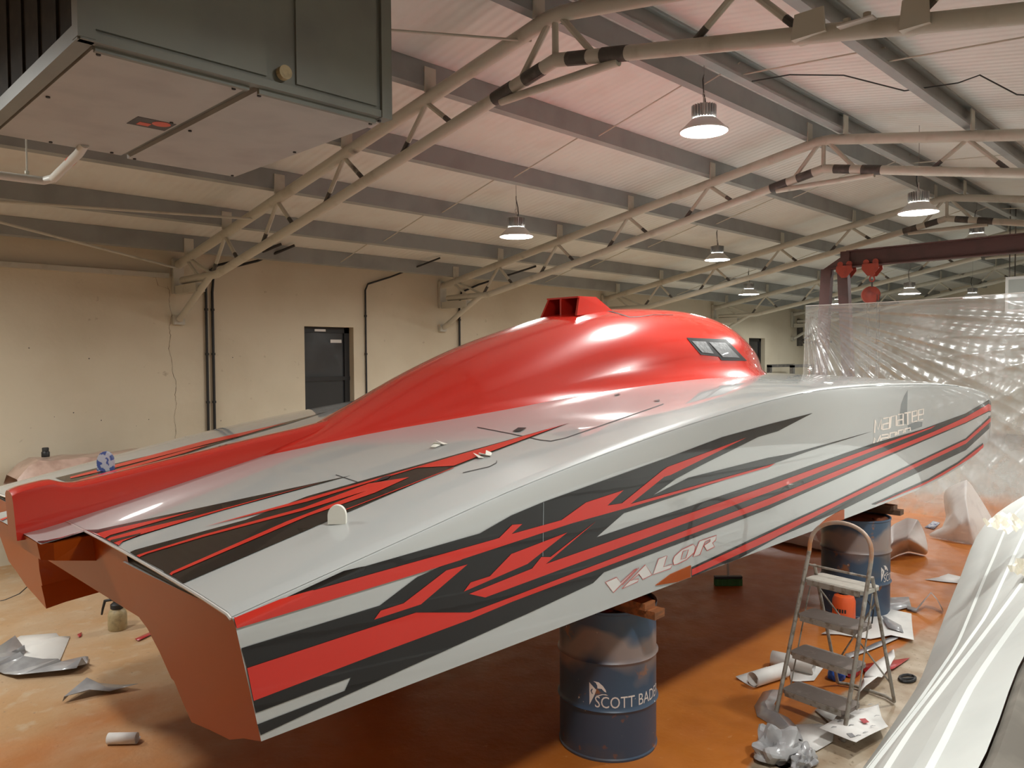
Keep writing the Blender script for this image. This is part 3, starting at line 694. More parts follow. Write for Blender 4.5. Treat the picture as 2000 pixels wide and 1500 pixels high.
# ---- decals: vinyl cut to shape and laid on the real surface
def hit(bvh, u, v):
    d = ray(u, v); p, n, i, dist = bvh.ray_cast(CAMP, d)
    return (p, n, d) if p is not None else None
def surf(bvh, u, v, off):
    h = hit(bvh, u, v); k = 0
    while h is None and k < 60:
        k += 1; uu = u+(1300-u)*.003*k; vv = v+(1000-v)*.003*k; h = hit(bvh, uu, vv)
        if h is None:
            for du, dv in ((0, -2*k), (0, 2*k), (-2*k, 0), (2*k, 0)):
                h = hit(bvh, u+du, v+dv)
                if h: break
    if h is None: return None
    p, n, d = h
    if n.dot(d) > 0: n = -n
    return p+n*off
def decal(name, poly, bvh, off, mt, parent=None, du=24, dv=12):
    if bvh is BVH_SIDE: poly = [(min(u, 1931), v) for u, v in poly]
    bm = bmesh.new(); vs = [bm.verts.new((u, v, 0)) for u, v in poly]; bm.faces.new(vs)
    us = [p[0] for p in poly]; vv = [p[1] for p in poly]
    u = math.floor(min(us)/du)*du+du
    while u < max(us):
        bmesh.ops.bisect_plane(bm, geom=bm.verts[:]+bm.edges[:]+bm.faces[:], plane_co=(u, 0, 0), plane_no=(1, 0, 0)); u += du
    v = math.floor(min(vv)/dv)*dv+dv
    while v < max(vv):
        bmesh.ops.bisect_plane(bm, geom=bm.verts[:]+bm.edges[:]+bm.faces[:], plane_co=(0, v, 0), plane_no=(0, 1, 0)); v += dv
    bmesh.ops.triangulate(bm, faces=bm.faces[:])
    m = MB(); idx = {}
    for q in bm.verts:
        p = surf(bvh, q.co.x, q.co.y, off)
        if p is None: p = Vector((0, 0, -5))
        idx[q] = len(m.v); m.v.append(p)
    for f in bm.faces:
        t = tuple(idx[q] for q in f.verts)
        if any(m.v[i].z < -1 for i in t): continue
        m.f.append(t); m.m.append(0)
    bm.free()
    if not m.f: return None
    return build(m, name, mt, parent or boat, 40)
def line_poly(pts, w, closed=False):
    P = [Vector((a, b)) for a, b in pts]; n = len(P); L, R = [], []
    for i in range(n):
        a = P[(i-1) % n] if (closed or i > 0) else P[i]; b = P[(i+1) % n] if (closed or i < n-1) else P[i]
        t = (b-a).normalized(); nn = Vector((-t.y, t.x)); L.append(P[i]+nn*w/2); R.append(P[i]-nn*w/2)
    return L, R
def stroke(name, pts, w, bvh, off, mt, parent=None, closed=False):
    L, R = line_poly(pts, w, closed); m = MB(); n = len(L)
    for i in range(n if closed else n-1):
        j = (i+1) % n; seg = max(1, int((L[i]-L[j]).length/25))
        for k in range(seg):
            q = []
            for (A, B, t) in ((L[i], L[j], k/seg), (L[i], L[j], (k+1)/seg), (R[i], R[j], (k+1)/seg), (R[i], R[j], k/seg)):
                c = A+(B-A)*t; p = surf(bvh, c.x, c.y, off)
                if p is None: break
                q.append(p)
            if len(q) == 4: m.add(q, [(0, 1, 2, 3)])
    if m.f: return build(m, name, mt, parent or boat)
def tr(x0, y0, s): return lambda *pts: [(x0+s*a, y0+s*b) for a, b in pts]
A = tr(440, 1000, .32); B = tr(900, 750, .3); Cc = tr(1480, 700, .26); D = tr(0, 850, .4); E_ = tr(600, 550, .4); G = tr(0, 780, .36)
b1, b2 = .0024, .0042
# hull side: black first, red above it
decal('vinyl_stripe', A((365,524),(720,360),(850,330),(1550,130)) + B((325,855),(540,765),(1340,480),(1700,345)) + Cc((77,495),(410,410),(150,545),(0,590)) + B((1560,530),(1400,615),(1240,730),(1075,800),(720,890),(0,1100)) + A((1437,270),(330,545)), BVH_SIDE, .003, 'vblack', du=8, dv=4)
decal('vinyl_stripe', B((1240,730),(1480,610),(2000,480)) + Cc((250,715),(860,547),(400,690),(0,830)) + B((1060,840),(1075,795)), BVH_SIDE, b1, 'vblack')
decal('vinyl_stripe', A((97,830),(940,570),(1170,395),(1437,280)) + B((0,1110),(720,895),(1075,800),(1060,840),(880,998),(2000,625)) + Cc((860,640),(1240,530),(1560,413),(1764,310),(1765,400),(1560,488),(860,785)) + B((2000,815),(930,1225),(860,1295),(420,1500)) + A((1750,660),(730,1120),(215,1360),(195,1295),(727,1090),(765,1008),(185,1225),(170,1150),(130,950)), BVH_SIDE, b1, 'vblack')
decal('vinyl_stripe', A((51,647),(330,533),(1640,165)) + B((245,1000),(330,915),(395,910),(325,975),(650,885),(810,770),(1055,690),(950,790),(1045,775),(1310,560),(1340,540),(1855,348),(1360,592),(1320,603),(1100,780),(2000,528)) + Cc((130,786),) + B((2000,541),(1080,805),(720,905),(0,1140)) + A((1437,290),(1170,374),(66,708)), BVH_SIDE, .005, 'vred', du=10, dv=6)
decal('vinyl_stripe', A((130,950),(1160,612),(1490,612),(1750,515)) + B((2000,745),) + Cc((860,735),(1330,545),(1560,440),(1765,340),(1765,392),(1560,480),(860,768)) + B((2000,788),) + A((1750,545),(1500,650),(880,880),(170,1150)), BVH_SIDE, b2, 'vred')
decal('vinyl_stripe', B((50,1365),(460,1200),(520,1125),(580,1125),(880,890),(550,1170),(2000,660)) + Cc((860,668),(1335,503),(1300,525),(860,695)) + B((2000,705),(155,1388)), BVH_SIDE, b2, 'vred')
decal('vinyl_stripe', B((15,1350),(60,1290),(185,1250),(325,1105),(690,965),(430,1170)), BVH_SIDE, b2, 'vred')
decal('vinyl_stripe', A((905,655),(945,600),(1085,555),(1345,355),(1475,318),(1190,562)), BVH_SIDE, b2, 'vred')
decal('vinyl_stripe', B((1500,1192),(2000,958)) + Cc((640,1040),(1070,830),(1560,600),(1760,440),(1757,530),(1560,690),(1070,920),(640,1135),(380,1245),(160,1338)) + B((1700,1195),(1500,1258)), BVH_SIDE, b1, 'vblack')
decal('vinyl_stripe', B((1500,1205),(2000,972)) + Cc((640,1050),(1070,842),(1560,612),(1760,455),(1758,485),(1560,640),(1070,872),(640,1078)) + B((2000,1020),(1500,1246)), BVH_SIDE, b2, 'vred')
decal('vinyl_stripe', Cc((850,1095),(1280,903),(1500,778),(1690,633),(1690,665),(1500,805),(1280,930),(880,1098)), BVH_SIDE, b1, 'vblack')
decal('vinyl_stripe', Cc((880,1096),(1280,918),(1500,792),(1695,642),(1690,678),(1580,758),(1390,876),(1230,957),(960,1066)), BVH_SIDE, b2, 'vred')
# stripes carried on round the bow
def side_pt(x, t, off):
    zs, zc = sheer_z(x), chine_z(x); fr = min(.04, (zs-zc)*.2, max(in_y(x)-out_y(x), .004)*.3)
    p = Vector((x, chine_y(x)+(out_y(x)-chine_y(x))*t, zc+(zs-fr-zc)*t)); e = .004
    tx = Vector((2*e, out_y(x+e)-out_y(x-e), 0)).normalized(); return p+Vector((tx.y, -tx.x, 0))*off
for (va, vb, mt_, of) in ((781, 789, 'vblack', b1), (789, 802, 'vred', b2), (802, 804.5, 'vblack', b1), (813, 818, 'vblack', b1), (818, 826, 'vred', b2), (826, 838, 'vblack', b1)):
    pa, pb_ = surf(BVH_SIDE, 1930.5, va, 0), surf(BVH_SIDE, 1930.5, vb, 0)
    if pa is None or pb_ is None: continue
    x_ = (pa.x+pb_.x)/2
    def fr_(p): return (p.z-chine_z(x_))/(sheer_z(x_)-.04-chine_z(x_))
    ta, tb = fr_(pa), fr_(pb_); m = MB()
    m.grid([[side_pt(x, ta, of), side_pt(x, tb, of)] for x in [x_+(11.2-x_)*k/10 for k in range(11)]]); build(m, 'vinyl_stripe', mt_, boat, 60)
# VALOR
V = tr(1165, 1030, .125)
letters = [V((130,855),(305,775),(368,862),(590,655),(625,640),(255,1015)), V((390,955),(755,580),(860,740),(715,810),(655,725),(530,830),(650,800),(635,845)),
           V((875,735),(960,490),(1095,440),(1040,615),(1180,570),(1150,640)),
           V((1185,520),(1210,450),(1330,340),(1500,262),(1540,300),(1520,390),(1400,500),(1260,570),(1200,585)),
           V((1500,462),(1600,212),(1868,122),(1855,195),(1805,240),(1838,300),(1718,362),(1675,290),(1685,270),(1770,215),(1770,185),(1690,220),(1610,420))]
for q in letters:
    decal('letter', q, BVH_SIDE, b1, 'vlight', du=20, dv=20); stroke('letter_outline', q, 1.0, BVH_SIDE, b2, 'vred', closed=True)
q = V((1310,500),(1345,370),(1430,345),(1390,475)); decal('letter', q, BVH_SIDE, .0026, 'silver', du=20, dv=20); stroke('letter_outline', q, 1.0, BVH_SIDE, b2, 'vred', closed=True)
stroke('letter_outline', V((395,900),(655,628)), .9, BVH_SIDE, b2, 'vred')
# MANATEE MARINE with a propeller blade
Mn = tr(1680, 750, .1)
decal('propeller_mark', Mn((930,110),(860,230),(800,400),(775,580),(780,780),(905,780),(915,560),(920,350)), BVH_SIDE, .0012, 'vgrey')
decal('propeller_mark', Mn((930,800),(1080,740),(1215,740),(1205,830),(1010,900),(930,900)), BVH_SIDE, .0012, 'vgrey')
for s_ in [((275,955),(290,700),(345,890),(410,690),(410,890)), ((445,675),(570,650),(560,870),(435,890),(440,790),(565,760)), ((580,860),(600,640),(700,615),(700,820)),
           ((735,600),(835,580),(835,800),(725,815),(730,710),(835,690)), ((860,570),(985,550)), ((922,560),(925,800)), ((1110,720),(1010,745),(1010,540),(1105,520),(1105,610),(1010,635)),
           ((1225,690),(1130,710),(1135,510),(1230,490),(1225,590),(1135,605)), ((262,1160),(275,1050),(330,1140),(395,1000),(392,1115)), ((415,1000),(545,980),(540,1065)), ((410,1100),(415,1060),(540,1040)),
           ((570,1050),(580,960),(680,940),(680,1010)), ((705,930),(705,1000)), ((735,990),(745,910),(840,890),(840,960)), ((870,945),(870,880),(975,855),(975,915))]:
    stroke('letter', Mn(*s_), 2.8, BVH_SIDE, .0022, 'vpink')
# hull seam line and steps
stroke('hull_seam', B((535,770),(530,1120)), 1.2, BVH_SIDE, .004, 'vgrey')
def step_vent(pts):
    q = [surf(BVH_SIDE, u, v, .006) for u, v in pts]; m = MB(); m.prism(q, (0, .10, 0)); return build(m, 'step_vent', 'orange', boat)
step_vent(V((915,905),(1150,730),(1465,592),(1460,805),(1250,850)))
step_vent(Cc((440,1270),(520,1200),(625,1138),(645,1135),(645,1215),(560,1252)))

# deck vinyl, near side
decal('vinyl_stripe', D((600,578),(885,730),(1640,405)) + E_((0,1213),(720,906),(850,855),(1280,692),(430,928),(0,1050)) + D((1200,415),), BVH_DECK, b1, 'vblack')
decal('vinyl_stripe', D((1000,450),) + E_((0,1062),(420,942),(1245,703),(850,850),(715,903),(540,912),(0,1078)), BVH_DECK, b2, 'vred')
decal('vinyl_stripe', D((640,598),(1000,488),(1480,358),(1800,240)) + E_((500,958),(330,1035),(0,1150)) + D((820,693),(806,686),(1400,425),(1790,275),(1480,372),(1000,499),(645,605)), BVH_DECK, b2, 'vred')
stroke('vinyl_line', E_((190,1117),(715,912)), 1.3, BVH_DECK, b2, 'vred')
decal('vinyl_stripe', D((160,530),(950,362),(1715,198),(1100,365),(690,490),(535,548),(470,515),(265,572),(205,560)), BVH_DECK, b1, 'vblack')
decal('vinyl_stripe', D((210,558),(560,460),(960,372),(600,475),(290,560)), BVH_DECK, b2, 'vred')
decal('vinyl_stripe', D((480,520),(690,462),(950,400),(1560,236),(1100,366),(690,488),(540,545)), BVH_DECK, b2, 'vred')
decal('vinyl_stripe', D((500,526),(690,482),(682,492),(520,536)), BVH_DECK, .005, 'vblack')
# deck vinyl, far side
decal('vinyl_stripe', G((300,428),(700,332),(1130,233),(1780,66),(1560,135),(1240,225),(1000,300),(800,355),(440,457),(360,450)), BVH_DECK, b1, 'vblack')
decal('vinyl_stripe', G((380,424),(1120,225),(1280,190),(1560,128),(1300,203),(1140,242),(560,392),(385,432)), BVH_DECK, b2, 'vred')
decal('vinyl_stripe', G((430,440),(1000,280),(1140,248),(1010,292),(440,450)), BVH_DECK, b2, 'vred')
stroke('vinyl_line', [(0, 1017), (22, 1009)], 2.2, BVH_DECK, b2, 'vred')
# hatches, latches, tape on deck
for pl in [E_((830,712),(1000,745),(1140,775),(1190,780),(1260,765),(1740,598)), E_((140,945),(245,980)), E_((925,876),(925,886),(890,905),(760,935)), E_((930,640),(700,690))[:0]]:
    if pl: stroke('hatch_joint', pl, 1.3, BVH_DECK, .0022, 'hatch')
for pl in [E_((1002,735),(1030,716),(1072,716),(1040,735)), E_((1497,555),(1520,549),(1530,553),(1505,560)), E_((1690,584),(1720,578),(1722,585),(1700,587)), D((1825,232),(1870,208),(1910,200),(1895,215),(1840,232))]:
    decal('latch', pl, BVH_DECK, .005, 'hatch', du=10, dv=10)
for (u, v) in [(857, 871), (945, 892)]:
    p = surf(BVH_DECK, u, v, .004); m = MB()
    for k in range(3):
        a = random.random()*3; d = Vector((math.cos(a), math.sin(a), .1))*.03; e = Vector((-d.y, d.x, .4*d.z))*.5; o = Vector((k*.03-.03, random.uniform(-.01, .01), .004*k))
        m.add([p+o-d-e, p+o+d-e, p+o+d+e+Vector((0, 0, .012)), p+o-d+e], [(0, 1, 2, 3)])
    build(m, 'tape_scrap', 'tape', boat, thick=.0015)
# window on the near side of the canopy
Hc = tr(1150, 520, .225)
wf = decal('cabin_window', Hc((845,622),(1190,635),(1370,822),(1150,818),(1125,785),(970,770)), BVH_CAN, .004, 'black', du=15, dv=15)
for q in (Hc((890,652),(1010,658),(1080,760),(980,750)), Hc((1040,662),(1180,668),(1305,795),(1160,790))):
    decal('pane', q, BVH_CAN, .007, 'vgrey' if False else mat('window_masking_film', (.20, .205, .21), .4, coat=.3, bump=.3, bscale=30), wf, du=12, dv=12)
decal('canopy_seam', Hc((0,360),(150,385),(200,392),(360,440),(440,437),(560,420),(730,422),(735,426),(560,425),(440,442),(355,446),(190,397),(0,366)), BVH_CAN, .002, 'hatch', du=15, dv=15)
# taped lifting eye discs standing on deck
def disc_eye(u, v, w, h, mt):
    p = surf(BVH_DECK, u, v, 0); d = ray(u, v); dist = (p-CAMP).length; s = dist/FPX
    m = MB(); n = 16; side = Vector((math.cos(YAW), -math.sin(YAW), 0)); upv = Vector((0, 0, 1)); ww = w*s/2; hh = h*s
    pts = [p-side*ww] + [p + side*(-ww*math.cos(math.pi*k/n)) + upv*(hh*(.45+.55*math.sin(math.pi*k/n))) for k in range(n+1)] + [p+side*ww]
    m.prism([q-_F0*.012 for q in pts], _F0*.024)
    return build(m, 'taped_lifting_eye', mt, boat)
disc_eye(659, 1023, 34, 36, 'tape'); disc_eye(207, 920, 28, 34, mat('blue_white_tape', (.45, .48, .55), .5, noise=[((.06, .10, .30), 30, .52, .56)]))
# bow cleat
cp_ = Vector((8.75, 3.85, 2.08)); cp_.z = deck_z(8.75, 3.85)+.004
m = MB(); m.lathe([(.035, 0), (.035, .008), (.012, .02), (.012, .05), (.03, .06), (.03, .075), (.01, .10)], cp_, 16); build(m, 'bow_cleat', 'chrome', boat, 40)
# nose wedge light line at canopy tip
build(MB().tube([(8.30, 4.12, deck_z(8.3, 4.1)+.02), (8.40, 4.17, deck_z(8.4, 4.1)+.02)], .006, 6), 'nose_trim', 'chrome', boat)

# ------------------------------------------------------------------ drums and timbers under the boat
def text_mesh(txt, size):
    cu = bpy.data.curves.new('txt', 'FONT'); cu.body = txt; cu.size = size; cu.resolution_u = 3
    ob = bpy.data.objects.new('txt', cu); COL.objects.link(ob)
    dg = bpy.context.evaluated_depsgraph_get(); dg.update()
    me = bpy.data.meshes.new_from_object(ob.evaluated_get(dg))
    v = [Vector(q.co) for q in me.vertices]; f = [tuple(p.vertices) for p in me.polygons]
    bpy.data.objects.remove(ob); bpy.data.curves.remove(cu); bpy.data.meshes.remove(me)
    return v, f
DR_, DH = .2925, .87
def make_drum():
    t = thing('steel_drum', 'x', 'drum', (0, 0, 0), 'blue drums under the boat')
    R = DR_
    prof = [(R-.02, .0), (R+.004, .0), (R+.006, .012), (R, .02), (R, .27), (R+.004, .285), (R+.013, .295), (R+.004, .305), (R, .32), (R, .55), (R+.004, .565), (R+.013, .575), (R+.004, .585), (R, .60), (R, DH-.02), (R+.006, DH-.012), (R+.004, DH), (R-.008, DH), (R-.012, DH-.02), (0.001, DH-.02)]
    body = build(MB().lathe(prof, n=56), 'body', 'drum', t, 35)
    build(MB().lathe([(R-.012, DH-.0195), (.001, DH-.0185)], n=40), 'lid', 'drum_lid', t, 35)
    build(MB().lathe([(.035, DH-.02), (.035, DH-.005), (.001, DH-.005)], (.17, .06, 0), 18), 'bung', 'drum_lid', t, 35)
    rr = R+.0012
    def wrap(pts): return [(rr*math.cos(a), rr*math.sin(a), z) for (a, z) in pts]
    # print: angles run to the right as seen from outside
    txt = 'SCOTT BADER'; full, _ = text_mesh(txt, 1.0); wx = max(p.x for p in full); hy = .69; arc = .495; hh = .066
    for k, ch in enumerate(txt):
        if ch == ' ': continue
        v, f = text_mesh(ch, 1.0); off = max(p.x for p in text_mesh(txt[:k+1], 1.0)[0]) - max(p.x for p in v)
        m = MB(); m.add(wrap([((p.x+off)/wx*arc/R, .318+p.y/hy*hh) for p in v]), f); build(m, 'letter', 'drum_print', body)
    def lg(*pts):           # logo polygons in the crop of the drum front, origin at the S of the lettering
        return wrap([((x-300)/1000*.245/R*1.02, .318-(y-900)/1000*.245) for x, y in pts])
    for poly in [((175,330),(260,410),(345,490),(300,620),(180,870)), ((270,290),(400,300),(500,380),(560,470),(575,530),(530,510),(470,450),(370,450),(365,380),(330,320)), ((320,630),(400,630),(500,590),(620,600),(560,570),(470,575),(390,610))]:
        m = MB(); q = lg(*poly); m.add(q, [tuple(range(len(q)))]); build(m, 'logo_mark', 'drum_print', body)
    m = MB(); q = [Vector(p)*1.002 for p in lg((240,475),(205,530),(240,600),(265,600),(235,540),(262,480))]; m.add(q, [tuple(range(6))]); build(m, 'logo_mark', 'drum', body)
    return t
def drum_rot(x, y, phi):        # phi = bearing of the S of the print, measured to the right of the line to the camera
    return math.atan2(-y, -x) + phi
DP = [((3.72, 2.885), math.radians(-15), 'blue steel drum with white lettering under the near middle of the hull'),
      ((7.25, 2.75), math.radians(52), 'blue steel drum behind the step ladder under the bow'),
      ((3.75, 5.42), .4, 'blue steel drum under the far hull, level with the lettered drum'),
      ((7.30, 5.42), .8, 'blue steel drum under the far hull towards the bow')]
dr0 = make_drum(); drums = [dr0] + [copy_tree(dr0) for _ in DP[1:]]
for o, ((x, y), ph, lab) in zip(drums, DP):
    o.location = (x, y, 0); o.rotation_euler = (0, 0, drum_rot(x, y, ph)); o['label'] = lab
TB = [((3.72, 2.885), 'near lettered drum'), ((7.25, 2.75), 'drum behind the ladder'), ((3.75, 5.42), 'drum under the far hull'), ((7.30, 5.42), 'far drum under the bow')]
for k, ((x, y), nm) in enumerate(TB):
    zk = .93
    if k < 2:
        e = Vector((3.62, 2.44, 0)) if k == 0 else Vector((7.53, 2.44, 0)); d = Vector((-.02, 1, 0)).normalized(); zc = DH+.0225
        o = build(MB().beam(e+Vector((0, 0, zc)), e+d*.85+Vector((0, 0, zc)), .10, .045), 'timber_bearer', 'wood' if k == 0 else 'wood_dark')
        tag(o, 'brown timber bearer lying flat on the %s' % nm, 'timber', 'timbers on the drums')
        e2 = e+d*.05+Vector((-.02, 0, 0)); o = build(MB().box((e2.x-.05, e2.y, DH+.045), (e2.x+.05, e2.y+.42, DH+.085)), 'timber_block', 'wood' if k == 0 else 'wood_dark')
        tag(o, 'short timber packing block between hull and %s' % nm, 'timber', 'timbers on the drums')
    else:
        o = build(MB().box((x-.15, y-.2, DH), (x+.15, y+.2, zk)), 'timber_block', 'wood_dark'); tag(o, 'timber packing block on the %s' % nm, 'timber', 'timbers on the drums')

# ------------------------------------------------------------------ step ladder
def make_ladder():
    FL = on_z(1515, 1396); a = math.radians(-6); wv = Vector((math.sin(a), -math.cos(a), 0)); dv = Vector((math.cos(a), math.sin(a), 0)); LEAN = .36; W = .455
    t = thing('step_ladder', 'old grey four-tread step ladder with hoop handrail beside the boat', 'ladder', FL+wv*W/2)
    def P(s, z, d=0): return FL + wv*(W*.5+(s)*(W*.5-.018*z)) + dv*(LEAN*z+d) + Vector((0, 0, z))
    zt = 1.02
    for s in (-1, 1):
        build(MB().tube([P(s, .015), P(s, zt)], .0135, 12), 'front_rail', 'ladder', t, 40)
        build(MB().tube([P(s, 0), P(s, .03)], .016, 12), 'foot', 'ladder', t, 40)
    hoop = []
    for k in range(21):
        th = math.pi*k/20; hoop.append(P(-math.cos(th)*(1.0+.10*math.sin(th)), zt) + Vector((0, 0, .215*math.sin(th)**.8)) + dv*(.05*math.sin(th)))
    build(MB().tube(hoop, .0135, 12), 'hoop_handrail', 'ladder_hoop', t, 40)
    def R(s, z): return FL + wv*(W*.5+s*(W*.5-.03)) + dv*(LEAN*.95 + .06 + (.95-z)*.36) + Vector((0, 0, z))
    for s in (-1, 1):
        build(MB().tube([R(s, .02), R(s, .92)], .0115, 10), 'rear_leg', 'ladder', t, 40)
    build(MB().tube([R(-1, .02), (R(-1, .02)*.8+R(1, .02)*.2)+dv*.04, (R(-1, .02)*.2+R(1, .02)*.8)+dv*.04, R(1, .02)], .0115, 10), 'rear_base', 'ladder', t, 40)
    build(MB().tube([R(-1, .75), R(1, .15)], .006, 6), 'cross_brace', 'ladder', t)
    build(MB().tube([R(1, .75), R(-1, .15)], .006, 6), 'cross_brace', 'ladder', t)
    for s in (-1, 1):
        for z in (.35, .75):
            pass
        build(MB().tube([P(s, .14, .12), P(s*.98, .82, .10)], .005, 6), 'link_rod', 'ladder', t)
    for k, z in enumerate((.16, .39, .62, .845)):
        m = MB(); n = 6; dpt = .20 if k < 3 else .22; r0 = .035
        front, back = [], []
        def pt(s, d): return P(s, z, d-.005)
        pts = []
        for (cs, cd_, a0) in ((-.93, r0, 180), (.93, r0, 270), (.93, dpt-r0, 0), (-.93, dpt-r0, 90)):
            for j in range(n+1):
                an = math.radians(a0+90*j/n); pts.append(FL + wv*(W*.5+cs*(W*.5-.018*z-.02)+r0*.75*math.cos(an)*(1)) + dv*(LEAN*z-.01+cd_+r0*math.sin(an)) + Vector((0, 0, z-.03)))
        m.prism([p+Vector((0, 0, .008)) for p in pts], (0, 0, .024))
        o = build(m, 'tread', 'tread_top' if k == 3 else 'tread', t, 40)
        # front lip in bare metal
        q0, q1 = pts[n+1-1], pts[n+1]
        m = MB().beam(pts[n]+Vector((0, 0, .012))-dv*.003, pts[n+1]+Vector((0, 0, .012))-dv*.003, .006, .036); build(m, 'tread_lip', 'ladder', o)
    build(MB().tube([P(-1, .93, .02), P(1, .93, .02)], .008, 8), 'hinge_bar', 'ladder', t)
    return t
make_ladder()

# ------------------------------------------------------------------ gantry crane and hoists
GX = 12.52
gt = thing('gantry_crane', 'maroon steel gantry crane with a long beam behind the bow', 'crane', (GX, 5.1, 0))
gb = MB(); z0, z1 = 3.735, 4.0
ya_, yb_ = 5.12, -1.9
gb.box((GX-.075, yb_, z1-.018), (GX+.075, ya_-.22, z1)); gb.box((GX-.006, yb_, z0), (GX+.006, ya_-.1, z1)); gb.box((GX-.075, yb_, z0), (GX+.075, ya_+.1, z0+.016))
build(gb, 'beam', 'maroon', gt)
build(MB().prism([(GX-.05, 4.86, z1-.01), (GX-.05, 5.28, z0), (GX-.05, 5.0, z0-.02), (GX-.05, 4.86, z0)], (.1, 0, 0)), 'end_gusset', 'maroon', gt)
for yg in (5.1, -1.8):
    for dy in (-.17, .17):
        build(MB().beam((GX, yg+dy*.75, z0), (GX, yg+dy*1.9, .1), .16, .12, (1, 0, 0)), 'leg', 'maroon', gt)
    build(MB().beam((GX, yg-.2, 3.1), (GX, yg+.2, 3.1), .08, .09, (0, 0, 1)), 'leg_tie', 'maroon', gt)
    build(MB().beam((GX, yg-.28, 1.2), (GX, yg+.28, 1.2), .08, .09, (0, 0, 1)), 'leg_tie', 'maroon', gt)
    build(MB().box((GX-.9, yg-.4, .02), (GX+.9, yg+.4, .1)), 'foot_plate', 'maroon', gt)
def hoist(y, label, drop):
    t = thing('chain_hoist' if drop else 'beam_trolley', label, 'hoist' if drop else 'trolley', (GX, y, z0-.2))
    for dx in (-.085, .085):
        pl = MB().prism([(GX+dx, y-.12, z0+.03), (GX+dx, y+.12, z0+.03), (GX+dx, y+.13, z0-.05), (GX+dx, y+.04, z0-.16), (GX+dx, y-.04, z0-.16), (GX+dx, y-.13, z0-.05)], (.012, 0, 0)); build(pl, 'side_plate', 'hoist_red', t)
        for dy in (-.07, .07):
            o = build(MB().lathe([(.045, -.012), (.045, .012)], n=16), 'wheel', 'hoist_red', t, 40); o.rotation_euler = (0, math.pi/2, 0); o.location = Vector((GX+dx*.75, y+dy, z0+.055))-WLOC[t.name]
    build(MB().tube([(GX-.09, y, z0-.12), (GX+.09, y, z0-.12)], .018, 10), 'axle', 'hoist_red', t, 40)
    build(MB().tube([(GX, y+.035*math.cos(a), z0-.20+.045*math.sin(a)) for a in [k*math.pi/8 for k in range(16)]], .014, 8, closed=True), 'eye_ring', 'hoist_red', t, 40)
    if drop:
        o = build(MB().lathe([(.10, -.07), (.135, -.05), (.135, .05), (.10, .07)], n=24), 'hoist_body', 'hoist_red', t, 40); o.rotation_euler = (0, math.pi/2, .5); o.location = Vector((GX-.02, y, z0-.45))-WLOC[t.name]
        build(MB().tube([(GX, y, z0-.25), (GX, y, z0-.33)], .014, 8), 'hook', 'steel_dark', t)
        for dy in (-.11, -.07, .05, .09):
            build(MB().tube([(GX+.02, y+dy, z0-.45), (GX+.02, y+dy*.9, 1.4-dy)], .006, 6), 'chain', 'steel_dark', t)
    return t
hoist(4.93, 'red beam trolley nearest the left end of the gantry beam', False)
hoist(4.53, 'red chain hoist with round body hanging under the gantry beam', True)

# ------------------------------------------------------------------ clear plastic sheet
def make_sheet():
    t = thing('plastic_sheet', 'clear wrinkled plastic sheet hung across the hall behind the bow', 'plastic sheet', (GX-.1, 2.5, 0))
    m = MB(); rows = []; ny, nz = 320, 190; yl, yr = 5.47, -2.2; px_, pz_ = 5.47, 3.10
    for i in range(ny+1):
        u = (i/ny)**1.45; y = yl+(yr-yl)*u; r = []
        ztop = 3.14 + .045*(5.47-y)*.35 - .03*math.sin(math.pi*min(1, (5.47-y)/4))
        for j in range(nz+1):
            v = j/nz; z = ztop*(1-v)
            dy, dz = (yl-y), (pz_-z); rad = math.hypot(dy, dz); an = math.atan2(max(dz, 0), dy+1e-6)
            fold = (.055*abs(math.sin(an*30+.8*math.sin(an*9)))**.7 + .025*abs(math.sin(an*57+1))**.7)*math.exp(-rad*.40)*min(1, rad*1.4)
            dy2, dz2 = (y-1.2), (z-2.6); an2 = math.atan2(dz2, dy2); rad2 = math.hypot(dy2, dz2)
            fold += .06*abs(math.sin(an2*19+.8*math.sin(an2*7)))**.6*math.exp(-rad2*.55)
            fold += .020*math.sin(y*7+2.2*math.sin(z*2.1)) * v * .8 + .012*math.sin(z*21+3*math.sin(y*1.3))*max(0, v-.7)*2
            fold += .006*math.sin(y*41+z*13+2*math.sin(z*7)) * (.3+v)
            gather = -.10*math.sin(math.pi*v)*(1-min(1, dy/1.2))*(-1)
            slump = .12*v*v
            r.append(Vector((GX-.26+fold-slump*.3, y+gather*.6, z+.004)))
        rows.append(r)
    m.grid(rows); build(m, 'film', 'sheet', t, 180)
    build(MB().tube([rows[i][0]+Vector((0, 0, .006)) for i in range(0, ny+1, 6)], .007, 6), 'rope', 'vlight', t, 40)
    return t
make_sheet()

